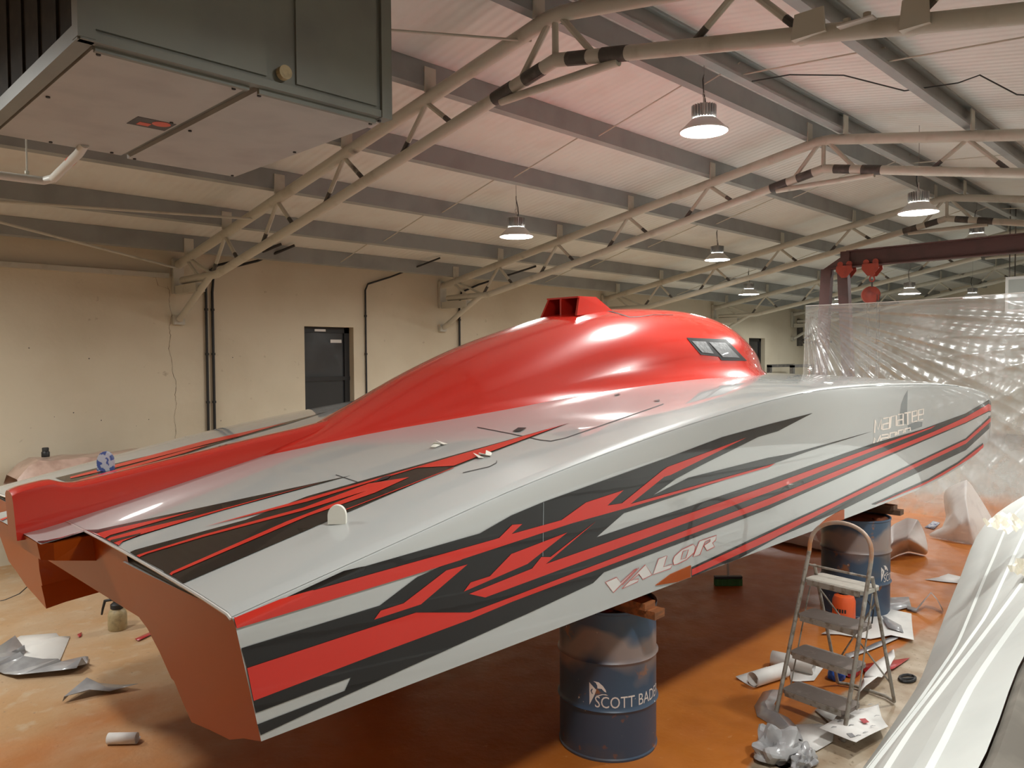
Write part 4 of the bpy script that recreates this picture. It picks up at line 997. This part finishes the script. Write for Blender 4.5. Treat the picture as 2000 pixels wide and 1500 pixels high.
# ------------------------------------------------------------------ white upturned hull in the right foreground
def make_white_hull():
    t = thing('white_hull', 'white upturned boat hull with raised strakes in the right foreground', 'boat hull', (5.5, .9, 0))
    edge = smooth_tab([(1.0, 1.45), (3.0, 1.55), (4.47, 1.642), (5.4, 1.732), (5.84, 1.778), (6.55, 1.886), (7.52, 2.033), (7.96, 2.077), (8.85, 2.13), (9.4, 2.03), (10.2, 1.8), (11.0, 1.3)])
    ez = smooth_tab([(1.0, .0), (5.84, .0), (6.55, .05), (7.52, .15), (7.96, .25), (8.85, .55), (9.4, .73), (10.2, .88), (11.0, .98)])
    ky = smooth_tab([(1.0, .52), (2.4, .57), (3.4, .665), (6, .78), (9, .95), (11.0, 1.0)]); kz = smooth_tab([(1.0, 1.18), (3.4, 1.2), (7, 1.2), (9.5, 1.14), (11.0, 1.0)])
    m = MB(); rows = []; xs = [1.0+.25*i for i in range(41)]
    st = [.20, .40, .62, .82]                                   # strake positions
    for x in xs:
        E0 = Vector((x, edge(x), ez(x))); K = Vector((x, ky(x), kz(x))); n = Vector((0, .66, .75)); r = []
        # slightly convex section with stepped strakes
        ts = [0]
        for s in st: ts += [s-.008, s, s+.045, s+.055]
        ts += [1]
        for q, tt in enumerate(ts):
            p = E0.lerp(K, tt); bulge = .07*math.sin(math.pi*tt**1.6); off = bulge
            if q > 0 and (q-1) % 4 in (1, 2) and tt < 1: off += .015*min(1, (11-x)/3)
            r.append(p+n*off)
        r2 = [Vector((x, 2*K.y-p.y, p.z)) for p in r[-2::-6]] if False else []
        rows.append(r+r2)
    m.grid(rows); build(m, 'hull_shell', 'white_hull', t, 25)
    # far slope of the hull below the keel, coloured dark grey-brown
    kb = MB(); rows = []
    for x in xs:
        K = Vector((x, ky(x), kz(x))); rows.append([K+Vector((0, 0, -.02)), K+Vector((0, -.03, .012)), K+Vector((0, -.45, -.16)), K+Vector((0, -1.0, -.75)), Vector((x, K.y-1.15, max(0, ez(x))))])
    kb.grid(rows); build(kb, 'far_side', 'far_slope', t, 30)
    # crinkled film patches
    for (u, v, s) in ((1965, 1030, .16), (1998, 1118, .09)):
        z = .95 if v < 1100 else .9; c = on_z(u, v, z); mm = MB(); rows = []
        for i in range(9):
            rr = []
            for j in range(6):
                a, b = i/8-.5, j/5-.5
                rr.append(c+Vector((a*s*3.2, b*s*1.1-.25*a*s, .04+.35*b*s+random.uniform(-.03, .03))))
            rows.append(rr)
        mm.grid(rows); o = build(mm, 'film_patch', 'foil', t)
    return t
make_white_hull()

# ------------------------------------------------------------------ litter
def flat_scrap(name, label, cat, poly, mt, amp=.01, z=.006, group=None, px=True, sub=6, seed=1, lift=None):
    rnd = random.Random(seed); pts = [on_z(u, v, z) for u, v in poly] if px else [Vector((a, b, z)) for a, b in poly]
    c = sum(pts, Vector())/len(pts)
    bm = bmesh.new(); vs = [bm.verts.new(p) for p in pts]; bm.faces.new(vs)
    lo = Vector((min(p.x for p in pts), min(p.y for p in pts))); hi = Vector((max(p.x for p in pts), max(p.y for p in pts)))
    for ax in (0, 1):
        for k in range(1, sub):
            co = [0, 0, 0]; no = [0, 0, 0]; co[ax] = lo[ax]+(hi[ax]-lo[ax])*k/sub; no[ax] = 1; no[1-ax] = rnd.uniform(-.3, .3)
            bmesh.ops.bisect_plane(bm, geom=bm.verts[:]+bm.edges[:]+bm.faces[:], plane_co=co, plane_no=no)
    bmesh.ops.triangulate(bm, faces=bm.faces[:]); bm.verts.index_update()
    m = MB()
    for q in bm.verts:
        dzz = abs(rnd.gauss(0, amp))
        if lift: dzz += lift(q.co)
        m.v.append(Vector((q.co.x, q.co.y, z+dzz)))
    m.f = [tuple(q.index for q in f.verts) for f in bm.faces]; m.m = [0]*len(m.f); bm.free()
    o = build(m, name, mt, None, 30 if amp < .012 else 20, thick=.0012)
    return tag(o, label, cat, group)
def roll(name, label, p, q, r, mt, turns=1.6, flap=0):
    p, q = Vector(p), Vector(q); ax = (q-p).normalized(); up = Vector((0, 0, 1)); sd = ax.cross(up).normalized(); m = MB(); rows = []
    for e in (p, q):
        row = []
        n = int(22*turns)
        for k in range(n+1):
            th = 2*math.pi*turns*k/n - math.pi/2; rad = r*(1-.22*k/n*1.0)
            row.append(e+sd*(rad*math.cos(th))+up*(r+rad*math.sin(th)))
        if flap: row = [row[0]-sd*flap*(1-j/4)+up*(.02*(1-j/4)**2) for j in range(4)] + row
        rows.append(row)
    m.grid(rows); return tag(build(m, name, mt, None, 50, thick=.0012), label, 'paper')
def crumple(name, label, cat, c, size, mt, seed, n=9, amp=.35):
    rnd = random.Random(seed); bm = bmesh.new(); bmesh.ops.create_icosphere(bm, subdivisions=4, radius=1)
    pk = [(Vector((rnd.gauss(0, 1), rnd.gauss(0, 1), rnd.gauss(0, 1))).normalized(), rnd.uniform(-amp, amp)) for _ in range(n*4)]
    for q in bm.verts:
        d = q.co.normalized(); h = 1
        for pd_, am in pk: h += am*max(0, 1-(d-pd_).length/.38)
        q.co = Vector((d.x*size[0], d.y*size[1], max(0, (d.z*.9+.35))*size[2]))*max(.35, h)
    bm.verts.index_update(); m = MB(); m.v = [q.co+Vector(c) for q in bm.verts]; m.f = [tuple(q.index for q in f.verts) for f in bm.faces]; m.m = [0]*len(m.f); bm.free()
    lo = min(v.z for v in m.v); m.v = [Vector((v.x, v.y, v.z-lo+.002)) for v in m.v]
    return tag(build(m, name, mt, None, 22), label, cat)
# left side of the floor
flat_scrap('paper_sheet', 'white paper sheet lying on the floor at the far left', 'paper', [(-30, 1285), (40, 1242), (110, 1237), (117, 1244), (137, 1243), (115, 1296), (40, 1300), (0, 1310)], 'white_paper', .004, seed=2)
flat_scrap('film_scrap', 'crumpled grey film strip in front of the white paper at far left', 'film', [(-25, 1285), (30, 1258), (50, 1272), (40, 1300), (120, 1296), (172, 1286), (173, 1300), (150, 1318), (30, 1327), (-20, 1310)], 'grey_film', .055, seed=4, sub=11)
flat_scrap('film_scrap', 'pointed grey film offcut alone on the tan floor', 'film', [(122, 1373), (170, 1340), (205, 1336), (270, 1345), (175, 1361)], 'grey_film', .035, seed=6, sub=6)
flat_scrap('red_scrap', 'tiny red scrap behind the white paper at left', 'scrap', [(151, 1240), (160, 1236), (159, 1243), (153, 1245)], 'red_cloth', .006, seed=3, sub=2)
a0, a1 = on_z(212, 1453), on_z(268, 1452); roll('paper_roll', 'small curled white paper roll at lower left, nearest the camera', a0, a1, .035, 'white_paper', 1.25, .05)
flat_scrap('red_strip', 'dark red strip lying beside the beige spray bottle', 'scrap', [(263, 1249), (298, 1232), (303, 1237), (270, 1253)], 'red_cloth', .008, seed=8, sub=4)
sb = on_z(230, 1229)
t = thing('spray_bottle', 'beige pressure spray bottle with black pump handle under the tunnel', 'spray bottle', sb)
build(MB().lathe([(.068, 0), (.076, .01), (.076, .13), (.066, .165), (.042, .185), (.036, .20)], sb, 24), 'bottle', 'beige', t, 40)
build(MB().lathe([(.05, .185), (.055, .19), (.055, .222), (.036, .238), (.014, .245)], sb, 20), 'cap', 'black', t, 40)
sd_ = Vector((-.72, .69, 0))
build(MB().tube([sb+Vector((0, 0, .24)), sb+sd_*.04+Vector((0, 0, .262)), sb+sd_*.105+Vector((0, 0, .25)), sb+sd_*.125+Vector((0, 0, .18)), sb+sd_*.135+Vector((0, 0, .13))], [.012, .014, .013, .010, .008], 10), 'trigger_handle', 'black', t, 40)
tag(build(MB().tube([on_z(-20, 1178), on_z(10, 1172), on_z(38, 1160)+Vector((0, 0, .0)), on_z(60, 1140)], .006, 6), 'floor_cable', 'black', None, 40), 'thin dark cable on the floor behind the far hull at left edge', 'cable')
# wrapped bench behind the far hull
wb = thing('wrapped_bench', 'pink dusty plastic wrapped bench behind the far hull', 'bench', (3.0, 9.8, 0))
m = MB(); rows = []
for i in range(15):
    a = 2.12+i*.11; r = []
    for j, (y, z) in enumerate(((9.42, .30), (9.45, .7), (9.50, 1.0), (9.56, 1.17), (9.62, 1.235), (9.8, 1.25), (10.05, 1.24), (10.2, 1.15), (10.24, .5))):
        e = 0 if 1 < i < 14 else (.09 if i in (0, 14) else .02)
        r.append(Vector((a, y+random.uniform(-.015, .015), max(.2, z-(e*2.0 if z > .9 else 0)+random.uniform(-.012, .012)))))
    rows.append(r)
m.grid(rows); build(m, 'film_cover', 'pink_film', wb, 30)
build(MB().box((2.3, 9.6, 1.08), (3.5, 10.15, 1.14)), 'bench_top', 'wood_dark', wb)
for x in (2.35, 3.45):
    for y in (9.65, 10.1): build(MB().box((x-.04, y-.04, 0), (x+.04, y+.04, 1.08)), 'leg', 'wood_dark', wb)
bt = Vector((2.44, 9.78, 1.262)); t = thing('black_bottle', 'small black bottle standing on the wrapped bench', 'bottle', bt)
build(MB().lathe([(.04, 0), (.042, .01), (.042, .055), (.03, .07)], bt, 18), 'body', 'black', t, 40); build(MB().lathe([(.032, .068), (.034, .07), (.034, .10), (.03, .105)], bt, 18), 'cap', 'dark', t, 40)

# right side of the floor
flat_scrap('paper_sheet', 'white backing paper printed with small logos and red offcut, right of ladder foot', 'paper', [(1600, 1424), (1672, 1378), (1716, 1358), (1722, 1390), (1735, 1416), (1672, 1452)], 'white_paper', .006, z=.085, seed=11, sub=5, lift=lambda c: -.06*min(1, max(0, (c.x-4.75)/.5)))
sg = on_z(1690, 1406, .047)
for (u, v, c_, s) in ((1688, 1408, 'red_cloth', 10), (1662, 1436, 'grey_film', 9)):
    q = [on_z(u-s, v-s*.4, .095), on_z(u+s*.2, v-s*.5, .095), on_z(u+s, v+s*.25, .095), on_z(u-s*.1, v+s*.45, .095)]; m = MB(); m.add(q, [(0, 1, 2, 3)])
    tag(build(m, 'film_offcut', c_, None, thick=.001), ('small red film offcut' if c_ == 'red_cloth' else 'small grey film offcut')+' lying on the printed backing paper', 'scrap')
pp = [o for o in bpy.data.objects if o.get('label', '').startswith('white backing paper printed')][0]
for (u, v) in ((1640, 1408), (1652, 1396), (1662, 1416), (1682, 1386), (1700, 1376), (1712, 1398), (1704, 1418), (1676, 1436), (1628, 1420), (1690, 1430)):
    q = [on_z(u+du_, v+dv_, .094) for du_, dv_ in ((-5, .5), (-1, -1.6), (6, -1.2), (6, -.4), (0, -.2), (-4, 1.6))]; m = MB(); m.add(q, [tuple(range(6))]); build(m, 'printed_mark', 'grey_film', pp)
flat_scrap('paper_sheet', 'white paper sheet under the printed one, beside the silver film heap', 'paper', [(1552, 1418), (1600, 1414), (1630, 1425), (1626, 1450), (1594, 1469), (1560, 1452)], 'white_paper', .006, seed=12)
flat_scrap('paper_sheet', 'white paper piece under the lowest ladder tread', 'paper', [(1592, 1388), (1615, 1372), (1665, 1385), (1650, 1400), (1620, 1412)], 'white_paper', .006, seed=13)
crumple('film_heap', 'shiny silver crumpled film heap in front of the ladder', 'film', on_z(1520, 1478), (.15, .13, .10), 'grey_film', 21, 26, .5)
crumple('film_heap', 'grey film lump beside the silver heap at the bottom edge', 'film', on_z(1568, 1494), (.09, .06, .07), 'grey_film', 22, 22, .5)
m = MB(); rows = []
for k, (u, v, h) in enumerate(((1510, 1352, .02), (1494, 1380, .03), (1500, 1400, .05), (1520, 1412, .06), (1540, 1432, .05), (1548, 1455, .05))):
    c = on_z(u, v, .0); d = Vector((.05, -.05, 0)); rows.append([c-d+Vector((0, 0, .004)), c+Vector((0, 0, h)), c+d*.9+Vector((0, 0, h*.5+.004))])
m.grid(rows); tag(build(m, 'film_strip', 'grey_film', None, 25, thick=.001), 'long grey film strip trailing from ladder foot to silver heap', 'film')
a0, a1 = on_z(1470, 1342), on_z(1532, 1322); roll('paper_roll', 'rolled white paper left of the ladder, nearer roll with a tail', a0, a1, .055, 'white_paper', 1.3, .16)
a0, a1 = on_z(1508, 1300), on_z(1590, 1318); roll('paper_roll', 'rolled white paper left of the ladder, behind the nearer roll', a0, a1, .06, 'white_paper', 1.2, .05)
flat_scrap('paper_sheet', 'white paper flap seen through the ladder between its lower treads', 'paper', [(1540, 1300), (1590, 1288), (1612, 1300), (1590, 1330), (1545, 1332)], 'white_paper', .008, seed=14)
crumple('blue_glove', 'crumpled blue glove under the ladder', 'glove', on_z(1634, 1325), (.075, .06, .065), 'blue', 31, 8, .4)
crumple('red_film', 'crumpled dark red film beside the blue glove under the ladder', 'film', on_z(1664, 1318), (.08, .05, .05), 'red_cloth', 32, 8, .4)
flat_scrap('red_film', 'flat red film triangle on the floor right of the ladder', 'film', [(1680, 1300), (1778, 1286), (1745, 1310), (1690, 1318)], 'red_cloth', .006, seed=15, sub=4)
flat_scrap('paper_sheet', 'folded white paper leaning at the right ladder foot', 'paper', [(1672, 1376), (1690, 1330), (1745, 1280), (1748, 1300), (1722, 1340), (1690, 1368)], 'white_paper', .02, seed=16, lift=lambda c: .05)
flat_scrap('paper_sheet', 'broad white paper sheet on the floor behind the ladder', 'paper', [(1604, 1240), (1632, 1222), (1690, 1205), (1740, 1195), (1780, 1206), (1785, 1256), (1740, 1245), (1700, 1250), (1640, 1240)], 'white_paper', .012, seed=17, sub=7)
flat_scrap('film_scrap', 'grey film offcut lying on the broad white sheet behind the ladder', 'film', [(1722, 1205), (1760, 1222), (1765, 1236), (1735, 1228)], 'grey_film', .012, z=.03, seed=18, sub=4)
flat_scrap('film_strip', 'thin silver strip curving under the right rear ladder leg', 'film', [(1650, 1278), (1700, 1262), (1750, 1240), (1766, 1228), (1770, 1234), (1752, 1250), (1700, 1272), (1655, 1288)], 'grey_film', .008, seed=19, sub=8)
flat_scrap('film_scrap', 'wrinkled silver film at the base of the far drum', 'film', [(1700, 1180), (1740, 1170), (1775, 1172), (1780, 1188), (1740, 1196), (1705, 1192)], 'grey_film', .03, seed=20, sub=7)
m = MB(); rows = []
for k, (u, v, h) in enumerate(((1772, 1188, .02), (1790, 1192, .02), (1805, 1178, .10), (1818, 1166, .16), (1830, 1176, .10), (1842, 1194, .02))):
    c = on_z(u, v+h*150, 0); d = Vector((.10, .03, 0)); rows.append([c-d*.5+Vector((0, 0, h+.003)), c+d*.5+Vector((0, 0, h*.9+.003))])
m.grid(rows); tag(build(m, 'film_strip', 'grey_film', None, 25, thick=.001), 'silver film strip standing in a zigzag near the white hull', 'film')
flat_scrap('paper_sheet', 'pointed white paper scrap lying near the white hull edge', 'paper', [(1806, 1132), (1835, 1128), (1852, 1121), (1885, 1128), (1880, 1140), (1850, 1138)], 'white_paper', .006, seed=23)
m = MB().tube([on_z(1758, 1330)+Vector((0, 0, .012))]+[on_z(1772+16*math.cos(a), 1328+7*math.sin(a))+Vector((0, 0, .012)) for a in [k*.6 for k in range(16)]], .010, 6)
tag(build(m, 'cable_coil', 'black', None, 40), 'short black cable coil on the concrete strip beside the white hull', 'cable')
# pump sprayer beside the far drum
pb = on_z(1648, 1216)
t = thing('pump_sprayer', 'bright orange pump sprayer bottle beside the drum behind the ladder', 'sprayer', pb)
build(MB().lathe([(.085, 0), (.095, .012), (.095, .20), (.08, .24), (.05, .255)], pb, 28), 'tank', 'pump_orange', t, 40)
build(MB().lathe([(.045, .25), (.045, .275), (.02, .285), (.015, .33), (.03, .335), (.03, .35)], pb, 20), 'pump_head', 'black', t, 40)
build(MB().tube([pb+Vector((.03, -.03, .21)), pb+Vector((.1, -.14, .24)), pb+Vector((.14, -.2, .12)), pb+Vector((.1, -.2, .01))], .006, 8), 'hose', 'black', t, 40)
for k in range(4):
    th = math.atan2(-pb.y, -pb.x)-.55+k*.22; c = pb+Vector((math.cos(th), math.sin(th), 0))*.0955+Vector((0, 0, .125)); tv = Vector((-math.sin(th), math.cos(th), 0))
    build(MB().obox(c, tv*.007, Vector((0, 0, .016)), Vector((math.cos(th), math.sin(th), 0))*.001), 'printed_mark', 'black', t)
# broom under the hull
bq = on_z(1422, 1143)
t = thing('broom', 'green-bristled broom head standing in the shade under the hull', 'broom', bq)
w_ = Vector((.7, -.71, 0)); e_ = Vector((.71, .7, 0))
build(MB().obox(bq+Vector((0, 0, .085)), w_*.14, e_*.025, Vector((0, 0, .011))), 'head', 'black', t)
for k in range(14):
    build(MB().obox(bq+w_*(-.13+.02*k)+Vector((0, 0, .035)), w_*.009, e_*.03, Vector((0, 0, .035))), 'bristle_tuft', 'green', t)
build(MB().tube([bq+Vector((0, 0, .10)), bq+Vector((.03, .03, .6)), bq+Vector((.05, .05, 1.15))], .012, 8), 'handle', 'alu', t, 40)
# big crumpled masking sheets by the plastic curtain
def creased(name, label, c, rx, ry, peaks, mt, seed, n=44, rot=0.0, crease=.05):
    rnd = random.Random(seed); dirs = [(rnd.uniform(0, math.pi), rnd.uniform(3, 11), rnd.uniform(0, 6), rnd.uniform(.4, 1)) for _ in range(7)]
    rim = [rnd.uniform(.78, 1.08) for _ in range(13)]; m = MB(); rows = []
    for i in range(n+1):
        th = 2*math.pi*i/n; k = th/(2*math.pi)*12; e = rim[int(k) % 12]*(1-k % 1)+rim[(int(k)+1) % 12]*(k % 1); row = []
        for j in range(17):
            q = j/16; x, y = rx*e*q*math.cos(th), ry*e*q*math.sin(th); h = 0
            for (px, py, ph, w) in peaks: h = max(h, ph*max(0, 1-math.hypot(x-px, y-py)/w)**1.15)
            cr = sum(a_*abs(math.sin((x*math.cos(d)+y*math.sin(d))*f*2.2+p0))**.7 for d, f, p0, a_ in dirs)/4
            z = h*(.75+.35*cr)+crease*cr*(1-.3*q)
            X, Y = x*math.cos(rot)-y*math.sin(rot), x*math.sin(rot)+y*math.cos(rot)
            row.append(Vector((c[0]+X, c[1]+Y, max(.003, z if j < 16 else z*.25))))
        rows.append(row)
    m.grid(rows); return tag(build(m, name, mt, None, 28, thick=.0015), label, 'masking sheet', 'crumpled masking sheets')
def folded(name, label, V_, faces, mt):
    m = MB(); m.add(V_, faces); o = build(m, name, mt, None, 180); at_ = o.data.attributes.new('crease_edge', 'FLOAT', 'EDGE'); at_.data.foreach_set('value', [.62 if k % 3 else .2 for k in range(len(o.data.edges))]); sd = o.modifiers.new('folds', 'SUBSURF'); sd.levels = 3; sd.render_levels = 3; return tag(o, label, 'masking sheet', 'crumpled masking sheets')
def at(u, v, dep): return CAMP + (_F + _R2*((u-1000)/FPX) - _U2*((v-750)/FPX))*dep
K = [at(1838, 955, 10.35), at(1888, 937, 10.1), at(1897, 945, 10.25), at(1848, 1010, 10.25), at(1862, 1002, 9.75), at(1886, 972, 9.75), at(1893, 1015, 9.5), on_z(1804, 1046, .01), on_z(1852, 1054, .01), on_z(1905, 1064, .01), on_z(1945, 1052, .01), at(1922, 985, 10.25), at(1942, 1018, 10.2), at(1876, 1025, 9.55), at(1840, 1030, 9.9)]
folded('masking_sheet', 'tall white crumpled masking sheet standing in a peak near the plastic curtain', K, [(0, 1, 5, 4), (0, 4, 3), (1, 6, 5), (1, 2, 11, 6), (11, 12, 6), (4, 5, 13), (5, 6, 13), (3, 4, 14), (4, 13, 14), (14, 13, 8, 7), (13, 6, 9, 8), (6, 12, 10, 9)], 'white_paper')
K = [at(1722, 1050, 9.1), at(1745, 1024, 9.3), at(1772, 1011, 9.3), at(1793, 1015, 9.2), at(1807, 1040, 9.1), at(1814, 1078, 8.9), at(1742, 1060, 8.8), at(1772, 1052, 8.75), at(1796, 1062, 8.8), on_z(1722, 1100, .01), on_z(1752, 1083, .01), on_z(1775, 1077, .01), on_z(1808, 1084, .01)]
folded('masking_sheet', 'low pinkish crumpled masking sheet right of the far drum', K, [(0, 1, 6), (1, 2, 7, 6), (2, 3, 7), (3, 4, 8, 7), (4, 5, 8), (0, 6, 9), (6, 7, 10, 9), (7, 11, 10), (7, 8, 12, 11), (8, 5, 12)], 'pink_paper')
creased('masking_sheet', 'long pinkish masking sheet heap behind the far drum under the hull', on_z(1570, 1058), .42, .95, [(0, 0, .34, .7), (.0, .5, .28, .6), (0, -.35, .34, .5)], 'pink_paper', 6, crease=.03)
flat_scrap('paper_sheet', 'small blue and white printed paper beside the tall masking sheet', 'paper', [(1806, 1030), (1822, 1018), (1836, 1022), (1824, 1034)], mat('blue_print_paper', (.55, .57, .62), .5, noise=[((.05, .06, .20), 40, .52, .56)]), .004, seed=25, sub=3)

# ------------------------------------------------------------------ far end furniture
t = thing('steel_rack', 'dark steel rack frame by the far left wall behind the canopy nose', 'rack', (20.8, 9.6, 0))
for x in (20.05, 21.45):
    for y in (9.3, 9.95): build(MB().box((x-.05, y-.05, 0), (x+.05, y+.05, 2.1)), 'post', 'steel_dark', t)
for y in (9.3, 9.95): build(MB().box((20.0, y-.05, 2.04), (21.5, y+.05, 2.12)), 'rail', 'steel_dark', t)
build(MB().box((20.05, 9.3, 1.0), (21.45, 9.95, 1.05)), 'shelf', 'steel_dark', t)
t = thing('electric_box', 'grey box hung from the roof at the far right above the plastic sheet', 'cabinet', (16.2, 3.25, 3.1))
build(MB().box((16.0, 3.0, 3.1), (16.5, 3.5, 3.72)), 'cabinet', 'hvac_low', t); build(MB().box((15.985, 3.05, 3.15), (16.0, 3.45, 3.67)), 'door', 'hvac', t)
for x in (16.05, 16.45):
    for y in (3.05, 3.45): build(MB().tube([(x, y, 3.72), (x, y, roof_z(y))], .01, 6), 'hanger_rod', 'steel_dark', t)
t = thing('wall_bracket', 'dark steel wall bracket at the far left wall above the plastic sheet edge', 'bracket', (22.6, 9.7, 2.6))
build(MB().tube([(22.6, 10.25, 2.75), (22.6, 9.3, 2.75)], .03, 8), 'arm', 'steel_dark', t); build(MB().tube([(22.6, 10.25, 2.75), (22.6, 9.4, 3.35)], .03, 8), 'strut', 'steel_dark', t)
build(MB().box((22.5, 10.2, 2.65), (22.7, 10.3, 3.45)), 'plate', 'steel_dark', t)
